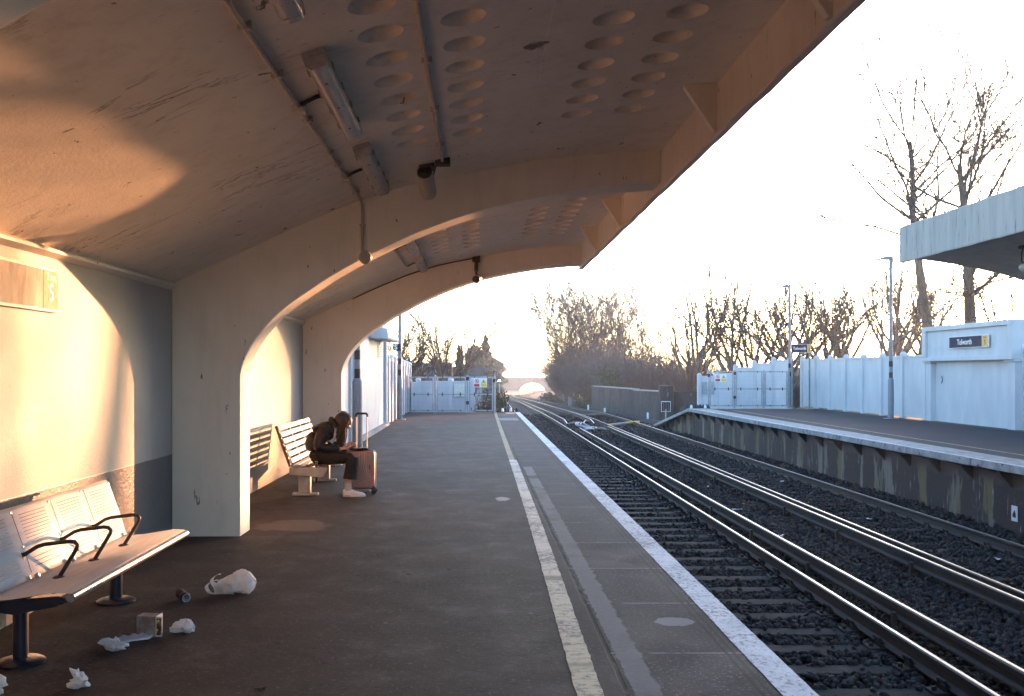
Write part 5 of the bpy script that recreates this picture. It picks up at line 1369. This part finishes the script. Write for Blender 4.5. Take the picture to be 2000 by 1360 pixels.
m = MB(); m.box(8.418,8.434,15.50,15.66,-.90,-.66); m.build('plate', M['signwhite'], pl)
m = MB(); m.box(8.414,8.4175,15.53,15.62,-.84,-.78); m.prism([(15.53,-.78),(15.56,-.72),(15.62,-.79)], 'x', 8.4145, 8.4172); m.build('dark_mark', M['black'], pl)
# track equipment
cg = thing('track_cable', 'pale looping power cables bridging the gap in the near conductor rail', 'cable', (4.4,44,-1))
def zr(y): return zt(y)-zt(0)
for off, seed in ((0,1),(.09,2),(.22,5)):
    r = random.Random(seed); p = [Vector((XB+.1+off*.3,45.9,-.98)),Vector((XB+.42+off,45.2,-.88)),Vector((XB+.28+off,44.2,-.93)),Vector((XB+.62+off,43.2,-1.0)),Vector((XB+.52+off*.7,42.0,-.95)),Vector((XB+.60+off*.5,41.0,-.93)),Vector((XB+.3+off*.5,40.3,-.90)),Vector((XB+.04,40.2,-.95))]
    m = MB(); q = []
    for i in range(len(p)-1):
        p0,p1,p2,p3 = p[max(0,i-1)],p[i],p[i+1],p[min(len(p)-1,i+2)]
        for k in range(6):
            t_ = k/6; q.append(.5*((2*p1)+(p2-p0)*t_+(2*p0-5*p1+4*p2-p3)*t_*t_+(3*p1-p0-3*p2+p3)*t_**3))
    m.tube(q+[p[-1]], .026, 8); m.build('strand', M['cable'], cg, smooth=60)
cg2 = thing('track_cable', 'dark and pale cable looping between the far conductor rail ends', 'cable', (5.2,45,-1))
m = MB(); m.tube([(XC,47.2,-.95),(XC-.3,46.6,-.85),(XC-.52,45.4,-.92),(XC-.40,44.2,-1.0),(XC-.2,43.2,-1.0),(XC-.35,42.2,-.98),(XC-.15,41.6,-.93),(XC,41.2,-.95)], .026, 8); m.build('strand', M['cable'], cg2, smooth=60)
tp = thing('track_pipe', 'grey cross pipe with yellow ends lying across the far track', 'pipe', (6.7,45.6,-1))
m = MB(); m.tube([(6.15,45.3,-1.0),(7.05,46.1,-.95)], .06, 10); m.build('pipe', M['cable'], tp, smooth=60)
m = MB(); m.tube([(6.9,45.97,-.957),(7.62,46.6,-.93)], .064, 10); m.tube([(5.95,45.12,-1.01),(6.2,45.35,-.995)], .064, 10); m.build('yellow_sleeve', M['yellowpipe'], tp, smooth=60)
am = thing('track_magnet', 'low grey equipment boxes between the rails of the far track', 'track equipment', (6.5,56,-1.1))
m = MB(); m.box(6.2,6.7,54.6,55.2,-1.12,-.93); m.box(6.75,7.15,55.2,55.6,-1.12,-.96); m.build('box', M['chair'], am, bevel=.03)
m = MB(); m.box(6.1,7.2,55.7,56.0,-1.1,-1.0); m.build('ramp_plate', M['chair'], am)
lt = thing('plastic_scrap', 'crumpled yellowish plastic scrap on the ballast between the tracks', 'litter', (4.7,15.2,-1.05))
r = random.Random(9); m = MB(); m.sheet([[(4.55+.028*i+r.uniform(-.012,.012),15.0+.05*j+r.uniform(-.02,.02),-1.065+r.uniform(0,.035)) for j in range(6)] for i in range(6)]); m.build('film', M['bag'], lt, smooth=25)
for i_,(x,y,lab) in enumerate([(4.62,17.9,'thin white litter strip on the ballast between the tracks'),(6.9,13.2,'small white litter scrap among the far track sleepers'),(6.6,16.8,'pale litter speck beyond the paired rails'),(6.9,22.5,'flat pale litter piece on a far track sleeper'),(5.0,21.5,'white litter fleck in the middle ballast')]):
    m = MB(); r = random.Random(40+i_); m.sheet([[(x+(.022 if i_ else .06)*a+r.uniform(-.015,.015), y+.03*b+r.uniform(-.02,.02), -1.055+r.uniform(0,.025)) for b in range(4)] for a in range(4)])
    tag(m.build('litter_scrap', M['paper'], None, smooth=30), lab, 'litter')
# ------------------------------------------------------------------ bare trees
class Tree:
    def __init__(self, seed): self.r = random.Random(seed); self.trunk = MB(); self.crown = MB()
    def rv(self, s): return Vector((self.r.gauss(0,s), self.r.gauss(0,s), self.r.gauss(0,s)))
    def grow(self, p, d, L, rad, lvl, P):
        r = self.r; n = max(3, int(L/ P['seg'][min(lvl,len(P['seg'])-1)])); pts = [Vector(p)]; rr_ = [rad]; d = Vector(d).normalized()
        tap = P.get('taper', .45) if lvl == 0 else .25
        dirs = [d]
        for i in range(n):
            d = (d + self.rv(P['wig'][min(lvl,len(P['wig'])-1)]) + Vector((0,0,P['up'][min(lvl,len(P['up'])-1)]))).normalized()
            pts.append(pts[-1] + d*L/n); dirs.append(d); rr_.append(max(P['rmin'], rad*(1-(1-tap)*(i+1)/n)))
        mb = self.trunk if lvl <= P.get('tl', 1) else self.crown
        mb.tube(pts, rr_, (8,6,4,3,3,3)[min(lvl,5)], caps=False)
        if lvl >= P['max']: return
        k = P['kids'][lvl]; k = max(1, int(round(k*r.uniform(.8,1.2))))
        for j in range(k):
            t_ = P['t0'][lvl] + (1-P['t0'][lvl])*((j+r.random())/k); f = t_*n; i = min(n-1, int(f)); q = pts[i].lerp(pts[i+1], f-i); dd = dirs[i+1]
            ax_ = dd.cross(self.rv(1)).normalized(); an = R(r.gauss(P['ang'][lvl], P['ang'][lvl]*.22))
            nd = (Matrix.Rotation(an, 3, ax_) @ dd)
            if nd.z < -.15: nd.z *= -.5
            self.grow(q, nd, L*P['ratio'][lvl]*(1-.45*t_*(lvl>0))*r.uniform(.75,1.2), max(P['rmin'], rr_[i]*P['rr'][lvl]*r.uniform(.8,1.05)), lvl+1, P)
    def make(self, name, lab, loc, group, bark, twig, cat='tree'):
        t = thing(name, lab, cat, loc, group)
        if self.trunk.v: self.trunk.build('trunk', bark, t, smooth=60, local=True, recalc=False)
        if self.crown.v: self.crown.build('crown', twig, t, smooth=60, local=True, recalc=False)
        return t
TALL = dict(seg=(.7,.45,.35,.3,.3), wig=(.05,.09,.11,.14,.16), up=(.02,.08,.08,.06,.04), kids=(9,6,6,5), t0=(.38,.25,.2,.15), ang=(38,36,36,38), ratio=(.42,.55,.5,.5), rr=(.45,.55,.6,.6), rmin=.007, max=3, taper=.3, tl=1)
SPREAD = dict(seg=(.4,.4,.35,.3,.3), wig=(.05,.085,.10,.13,.15), up=(.0,.075,.085,.08,.06), kids=(6,6,5,4), t0=(.35,.22,.22,.2), ang=(38,36,34,36), ratio=(1.3,.60,.50,.5), rr=(.6,.55,.6,.6), rmin=.008, max=3, taper=.6, tl=1)
FAN = dict(seg=(.8,.5,.4,.4), wig=(.04,.06,.09,.12), up=(.05,.08,.07,.05), kids=(14,7,5), t0=(.18,.15,.1), ang=(24,26,32), ratio=(.45,.5,.5), rr=(.45,.5,.6), rmin=.010, max=3, taper=.2, tl=0)
def trunk_tree(seed, H, rad, P, lean=(0,0)):
    t = Tree(seed); t.grow((0,0,-.3), (lean[0],lean[1],1), H, rad, 0, P); return t
def multi(seed, n, H, rad, P, spread, base=.3):
    t = Tree(seed)
    for i in range(n):
        a = 2*math.pi*(i+t.r.random())/n; s = spread*math.sqrt(t.r.random())
        t.grow((base*math.cos(a)*t.r.random(), base*math.sin(a)*t.r.random(), -.3), (s*math.cos(a), s*math.sin(a), 1), H*t.r.uniform(.72,1.05), rad*t.r.uniform(.6,1), 0, P)
    return t
g1 = 'bare trees behind the far platform fence'
TB = dict(TALL); TB.update(rmin=.0105, ang=(50,44,40,40), up=(.02,.045,.06,.05,.04))
trunk_tree(11, 11.6, .26, dict(TB, kids=(14,9,8,4), t0=(.56,.22,.2,.15), ratio=(.50,.6,.55,.55), tl=0)).make('bare_tree', 'slender tall bare tree left of the name board, topping the canopy corner', (19.9,43.0,-.6), g1, M['bark'], M['twig']).scale = (1.08,)*3
trunk_tree(15, 9.4, .29, dict(TB, kids=(16,9,8,5), t0=(.48,.2,.2,.15), ratio=(.42,.6,.55,.55), taper=.3, tl=0), (.04,0)).make('bare_tree', 'thick trunked tall bare tree directly above the station name board', (17.4,35.0,-.4), g1, M['bark'], M['twig'])
mt3 = multi(23, 9, 7.6, .11, dict(TB, kids=(9,6,5,4), t0=(.2,.2,.2,.15), ratio=(.36,.6,.55,.5), tl=0), .8).make('bare_tree', 'multi stemmed bare tree leaning right at the right edge', (18.3,33.6,-.3), g1, M['bark'], M['twig']); mt3.scale = (.84,)*3
sp_t = trunk_tree(31, 2.6, .17, dict(SPREAD, kids=(8,7,6,4), rmin=.013))
T_list = [ # loc, scale, rot, label
 ((33.2,80.0,-.8), 2.1, .4, 'low spreading bare tree right behind the nearer lamp post'),
 ((20.8,58.0,-.6), 1.5, 2.1, 'spreading bare tree left of the nearer lamp post'),
 ((16.2,51.5,-.6), 1.3, 3.9, 'spreading bare tree just right of the farther lamp post'),
 ((15.4,56.0,-.8), 1.38, 5.2, 'bare tree leaning right behind the far gate lamp post'),
 ((17.2,54.0,-.7), 1.3, 1.1, 'bare tree filling the gap between the two lamp posts'),
 ((23.4,62.0,-.7), 1.6, 2.9, 'farther bare tree behind the middle of the long fence'),
 ((36.2,82.0,-.8), 2.0, 5.9, 'bare tree between the nearer lamp post and the slender tall tree'),
 ((14.9,70.0,-1.3), 1.45, .8, 'bare tree farther back between the big hazy tree and the far gate')]
pt_ = sp_t.make('bare_tree', T_list[0][3], T_list[0][0], g1, M['barkg'], M['twig']); pt_.scale = (2.1,)*3; pt_.rotation_euler = (0,0,.4)
for loc, s, rz, lab in T_list[1:]: dup(pt_, loc, lab, g1, rz, s)
sp2 = trunk_tree(37, 3.0, .17, dict(SPREAD, kids=(7,7,6,4), ang=(34,34,34,36), rmin=.014))
p2 = sp2.make('bare_tree', 'wide forked bare tree above the far gate', (15.6,60,-1.0), g1, M['barkg'], M['twig']); p2.scale = (1.36,)*3
dup(p2, (14.2,65,-1.2), 'leaning forked bare tree between the dark wall and the far gate', g1, 2.4, (1.4,1.4,1.45))
dup(p2, (35.6,84,-.8), 'forked bare tree low behind the long fence, left of the slender tall trunk', g1, 4.0, 2.0)
# thickets: bushes of upright stems beyond the parapet
bush = multi(51, 30, 3.6, .030, dict(FAN, kids=(11,6,3), max=3, t0=(.12,.1,.1), ang=(24,32,36), ratio=(.42,.5,.5), rmin=.011, tl=-1, wig=(.06,.12,.18,.2)), .62, 1.3)
gb = 'leafless bushes beside the line'
BL = [((12.3,72,-1.3),.85,'leafless brown bush directly behind the right part of the dark wall'),((13.6,66,-1.2),.8,'leafless brown bush left of the stepped white fence'),((15.2,58,-1.0),.62,'tangled bush behind the stepped white fence'),
      ((11.6,82,-1.4),1.05,'leafless bush behind the left part of the dark wall'),((11.4,95,-1.7),1.0,'leafless bush right of the lineside cabinet'),((11.8,108,-2.0),1.15,'tall leafless bush at the left foot of the big bare tree'),
      ((12.2,122,-2.2),1.35,'tall rounded leafless bush overhanging the far track'),((12.9,140,-2.6),1.6,'leafless thicket forming the left edge above the far track'),((13.4,118,-2.0),1.6,'leafless thicket behind the big bare tree'),
      ((14.8,104,-1.8),1.35,'leafless bush at the right foot of the big bare tree'),((15.6,88,-1.5),1.1,'leafless bush right of the big bare tree'),((17.0,76,-1.4),.95,'leafless bush under the leaning forked tree'),
      ((16.5,53,-.9),.58,'scrub bush low behind the far gate lamp'),((17.6,48,-.8),.55,'scrub bush behind the farther half of the long fence'),((17.2,43.5,-.8),.52,'scrub bush behind the middle of the long fence'),((18.6,42.4,-.8),.40,'scrub bush at the foot of the slender tall tree'),
      ((20.2,46,-.8),.62,'scrub bush behind the nearer lamp post'),((23.6,38,-.8),.6,'scrub bush beside the name board at the right edge'),((15.5,165,-3.2),1.9,'pale hazy thicket right of the far bridge'),((20.5,190,-3.8),2.1,'pale hazy thicket on the bank before the far bridge')]
b0 = bush.make('leafless_bush', BL[0][2], BL[0][0], gb, None, M['twigw'], 'bush'); b0.scale = (BL[0][1],)*3
for i,(loc,s,lab) in enumerate(BL[1:]): dup(b0, loc, lab, gb, i*1.7, s)
big = multi(61, 17, 12.8, .12, dict(FAN, kids=(20,9,5), ratio=(.34,.5,.5), ang=(34,34,36), rmin=.0175, tl=0, t0=(.12,.15,.1)), .78, .9)
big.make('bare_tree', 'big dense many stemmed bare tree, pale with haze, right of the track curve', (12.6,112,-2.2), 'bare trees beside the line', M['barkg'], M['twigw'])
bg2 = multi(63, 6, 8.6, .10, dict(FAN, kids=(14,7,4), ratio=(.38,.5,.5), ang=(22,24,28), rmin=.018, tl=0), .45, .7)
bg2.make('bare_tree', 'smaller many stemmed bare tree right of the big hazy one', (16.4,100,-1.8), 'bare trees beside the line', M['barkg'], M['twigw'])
# left side trees
lt_ = multi(71, 7, 6.0, .13, dict(SPREAD, seg=(.5,.4,.35,.3), kids=(9,6,4), t0=(.22,.2,.2), ang=(34,32,34), ratio=(.45,.5,.5), rr=(.6,.6,.65), rmin=.014, max=3, taper=.2, tl=0, wig=(.05,.07,.1,.12), up=(.02,.06,.07,.06)), .75, .35)
lt_.make('bare_tree', 'spreading bare tree behind the white wall at the end of the near platform', (-1.9,62,-1.1), 'bare trees on the left', M['bark'], M['twig'])
lt2 = multi(73, 9, 4.3, .05, dict(FAN, kids=(12,7,4), rmin=.014, tl=0), .7, .5)
lt2.make('bare_tree', 'low twiggy bare tree behind the slim lamp post of the near platform', (-4.6,52,-1.0), 'bare trees on the left', M['barkg'], M['twig'])
# ------------------------------------------------------------------ leafy things
def leaves(mb, c, rad, n, size, r, squash=1.0, clump=6, shape=None):
    cl = [Vector((r.gauss(0,.45),r.gauss(0,.45),r.gauss(0,.45))) for _ in range(clump)]
    k = 0; tries = 0
    while k < n and tries < n*20:
        tries += 1
        b = r.choice(cl) + Vector((r.gauss(0,.28),r.gauss(0,.28),r.gauss(0,.28)))
        if shape and not shape(b): continue
        p = Vector((c[0]+b.x*rad[0], c[1]+b.y*rad[1], c[2]+b.z*rad[2]))
        q = Euler((r.uniform(0,6.3),r.uniform(0,6.3),r.uniform(0,6.3))).to_matrix(); s = size*r.uniform(.6,1.3)
        mb.add([p+q@Vector((-s,0,0)), p+q@Vector((0,-s*.45,0)), p+q@Vector((s,0,.1*s)), p+q@Vector((0,s*.45,0))], [(0,1,2,3)]); k += 1
def evergreen(lab, x, y, z, H, w, n, seed, size, pointy=True):
    t = thing('evergreen_tree', lab, 'tree', (x,y,z), 'hazy evergreens left of the line'); r = random.Random(seed)
    m = MB(); m.tube([(x,y,z-.3),(x,y,z+H*.5),(x,y,z+H*.9)], [.3,.2,.05], 8); m.build('trunk', M['bark'], t)
    m = MB()
    for i in range(n):
        h = r.random()**.8; prof_ = (w*(1-h**1.6)*(.55+.45*math.sin(h*23+seed)**2) if pointy else w*math.sqrt(max(0,1-(2*h-1)**2))*(.75+.25*math.sin(h*17)))
        a = r.uniform(0,6.283); q = prof_*r.uniform(.35,1)**.6*(.8+.2*math.sin(3*a+h*9))
        p = Vector((x+q*math.cos(a), y+q*math.sin(a), z+.3+H*h)); e = Euler((r.uniform(0,6.3),r.uniform(0,6.3),r.uniform(0,6.3))).to_matrix(); s = size*r.uniform(.5,1.4)
        m.add([p+e@Vector((-s,0,0)), p+e@Vector((0,-s*.5,0)), p+e@Vector((s,0,0)), p+e@Vector((0,s*.5,0))], [(0,1,2,3)])
    m.build('crown', M['leafd'], t, recalc=False); return t
evergreen('tallest hazy evergreen with pointed top left of the track curve', 1.8,190,-3.9,11.6,3.4,7000,1,.30)
evergreen('broad hazy evergreen in front of the pointed one', -.4,176,-3.6,9.2,3.0,5600,2,.30,False)
evergreen('hazy evergreen sloping down toward the bridge', 3.4,215,-4.2,8.2,3.6,5200,3,.30,False)
evergreen('small dark evergreen right of the spreading bare tree', -1.7,98,-2.0,5.6,1.0,2200,4,.18)
evergreen('low hazy evergreen by the bridge, last of the row', 5.8,300,-6.0,9.5,4.8,4600,5,.4,False)
evergreen('pale distant birch like evergreen left of the pointed one', -2.2,150,-3.0,8.0,1.3,900,6,.22)
def shrub(lab, c, rad, n, size, mat, seed, stems=14):
    t = thing('leafy_shrub', lab, 'shrub', c, 'leafy shrubs near the line'); r = random.Random(seed)
    m = MB()
    for i in range(stems):
        a = r.uniform(0,6.28); q = Vector((math.cos(a)*rad[0]*r.random(), math.sin(a)*rad[1]*r.random(), rad[2]*r.uniform(.2,.9)))
        b = Vector(c)-Vector((0,0,rad[2])); m.tube([b+q*.1, b+q*.6+Vector((0,0,rad[2]*.5)), Vector(c)+q], [.02,.014,.006], 4)
    m.build('stems', M['twig'], t)
    m = MB(); leaves(m, c, rad, n, size, r); m.build('foliage', mat, t, recalc=False); return t
shrub('dense olive shrub behind the mesh of the near platform gate', (.28,36.6,.10), (.42,.5,.52), 1500, .045, M['leafo'], 3)
shrub('drooping leafy shrub between the near gate and the spiked guard', (.88,37.6,.10), (.38,.6,.62), 650, .065, M['leafy'], 4)
shrub('low leafy shrub by the tip of the near platform', (1.2,38.4,-.4), (.5,.6,.4), 500, .05, M['leafo'], 5)
shrub('green ivy bush growing over the left end of the dark wall', (10.9,77,.25), (2.2,2.0,.75), 2200, .10, M['leafy'], 6)
shrub('green bush at the far foot of the dark wall', (9.1,84,-1.2), (.9,1.4,.7), 900, .09, M['leafo'], 7)
shrub('low green growth on the verge before the bridge', (10.2,130,-2.4), (1.6,6,.8), 1200, .14, M['leafo'], 8)
# ------------------------------------------------------------------ houses, bridge, signal
def house(lab, x, y, z, w, d, he, hr):
    t = thing('house', lab, 'house', (x,y,z), 'dark roofed houses behind the near platform end')
    m = MB(); m.box(x-w/2,x+w/2,y-d/2,y+d/2,z,z+he); m.build('wall', M['render'], t)
    m = MB(); m.prism([(y-d/2-.3,z+he-.1),(y+d/2+.3,z+he-.1),(y,z+hr)], 'x', x-w/2-.2, x+w/2+.2); rf = m.build('roof', M['roof'], t)
    m = MB(); m.box(x+w*.25-.3,x+w*.25+.3,y-.35,y+.35,z+hr-.7,z+hr+.5); m.build('chimney', M['brick'], rf)
    for k in range(2):
        xx = x-w*.25+w*.5*k; m = MB(); m.box(xx-.6,xx+.6,y-d/2-.04,y-d/2,z+he-1.6,z+he-.5); wn = m.build('window', M['glass'], t)
        m = MB(); m.box(xx-.66,xx+.66,y-d/2-.06,y-d/2-.041,z+he-1.66,z+he-1.6); m.build('sill', M['signwhite'], wn)
house('low house with a dark hipped roof left of the spreading bare tree trunk', -6.2,104,-3.4,7,6,3.6,5.7)
house('dark roofed house right of the spreading bare tree trunk', -1.8,122,-3.6,5,6,3.8,5.6)
bd = thing('arch_bridge', 'hazy road bridge with one wide arch over the curving tracks', 'bridge', (28,480,-8.3))
m = MB(); yb0, yb1 = 478, 486; zb = -9.2; cx = 27.2; rx = 6.4; rz_ = 4.3
arc = [(cx+rx*math.cos(math.pi*k/20), zb+.6+rz_*math.sin(math.pi*k/20)) for k in range(21)]
topz = -2.0
for yy in (yb0, yb1):
    rows = [[(p[0],yy,p[1]) for p in arc],[(p[0],yy,topz) for p in arc]]; m.sheet(rows)
    m.add([(cx+rx,yy,zb-3),(cx+rx,yy,topz),(cx+60,yy,topz),(cx+60,yy,zb-3)], [(0,1,2,3)]); m.add([(cx-rx,yy,zb-3),(cx-rx,yy,topz),(cx-60,yy,topz),(cx-60,yy,zb-3)], [(0,1,2,3)])
m.sheet([[(p[0],yb0,p[1]) for p in arc],[(p[0],yb1,p[1]) for p in arc]])
m.add([(cx-60,yb0,topz),(cx+60,yb0,topz),(cx+60,yb1,topz),(cx-60,yb1,topz)], [(0,1,2,3)])
m.build('span', M['brick'], bd, recalc=False)
m = MB(); m.box(cx-60,cx+60,yb0-.15,yb0+.35,topz,topz+.45); m.build('parapet', M['brick'], bd)
sgn = thing('railway_signal', 'small signal showing a green light left of the curving track', 'signal', (3.55,150,-3.2))
m = MB(); m.tube([(3.5,150,-3.3),(3.5,150,.1)], .08, 8); m.build('post', M['galv'], sgn)
m = MB(); m.box(3.28,3.72,149.9,150.1,-.45,.25); m.build('head', M['black'], sgn, bevel=.03)
ml = NT('green_signal_lamp'); e = ml.n('ShaderNodeEmission'); e.inputs[0].default_value = (.25,1,.8,1); e.inputs[1].default_value = 60; ml.l(e.outputs[0], ml.out.inputs[0])
m = MB(); m.lathe([(.10,0),(.09,.03),(.01,.05)], (3.5,149.89,-.02), 12, mat=Euler((R(90),0,0)).to_matrix()); m.build('green_lamp', ml.mat, sgn)
s2 = thing('railway_signal', 'thin dark signal post right of the tracks before the bridge', 'signal', (17.5,310,-6))
m = MB(); m.tube([(18.0,310,-6.4),(18.0,310,-1.2)], .12, 8); m.build('post', M['darkmetal'], s2)
m = MB(); m.box(17.9,18.8,309.8,310.2,-3.2,-2.6); m.build('head', M['black'], s2)
# ------------------------------------------------------------------ haze
hz = bpy.data.materials.new('haze_air'); hz.use_nodes = True; nt = hz.node_tree; nt.nodes.clear()
o_ = nt.nodes.new('ShaderNodeOutputMaterial'); v_ = nt.nodes.new('ShaderNodeVolumePrincipled'); nt.links.new(v_.outputs[0], o_.inputs['Volume'])
v_.inputs['Color'].default_value = (.76,.88,1.0,1); v_.inputs['Density'].default_value = HAZE; v_.inputs['Anisotropy'].default_value = .55
m = MB(); m.box(-905,960,-405,2405,-75,17.5); hb = m.build('haze', hz); hb['kind'] = 'stuff'; hb['label'] = 'thin pale air haze'
# ------------------------------------------------------------------ light, sky, camera
AZ, EL = R(31.8), R(SUN_EL)
w = bpy.data.worlds.new('World'); scene.world = w; w.use_nodes = True
nt = w.node_tree; bg = nt.nodes['Background']; sky = nt.nodes.new('ShaderNodeTexSky'); sky.sky_type = 'NISHITA'; sky.sun_disc = False
sky.sun_elevation = EL; sky.sun_rotation = AZ; sky.air_density = AIR; sky.dust_density = DUST; sky.ozone_density = OZ
nt.links.new(sky.outputs[0], bg.inputs[0]); bg.inputs[1].default_value = SKY
sd = bpy.data.lights.new('sun', 'SUN'); sd.energy = SUN; sd.angle = R(.55); sd.color = (.79,.325,.122)
so = bpy.data.objects.new('sun', sd); COL.objects.link(so)
dirn = Vector((math.sin(AZ)*math.cos(EL), math.cos(AZ)*math.cos(EL), math.sin(EL)))
so.rotation_euler = dirn.to_track_quat('Z','Y').to_euler(); so.location = (20,30,20)
cd = bpy.data.cameras.new('camera'); cam = bpy.data.objects.new('camera', cd); COL.objects.link(cam)
cam.location = (0,0,1.45); cam.rotation_euler = (R(90),0,0); cd.sensor_width = 36; cd.lens = 35.0; cd.shift_x = .035; cd.shift_y = .0225
cd.clip_start = .05; cd.clip_end = 6000; scene.camera = cam
scene.view_settings.view_transform = 'Standard'; scene.view_settings.look = 'None'; scene.view_settings.gamma = 1; scene.view_settings.exposure = EXPO
scene.view_settings.use_white_balance = True; scene.view_settings.white_balance_temperature = WB; scene.view_settings.white_balance_tint = 10
scene.cycles.max_bounces = 8; scene.cycles.diffuse_bounces = 6; scene.cycles.volume_bounces = 1; scene.cycles.transparent_max_bounces = 8
scene.cycles.sample_clamp_indirect = 12; scene.cycles.use_denoising = True; scene.cycles.caustics_reflective = False; scene.cycles.caustics_refractive = False
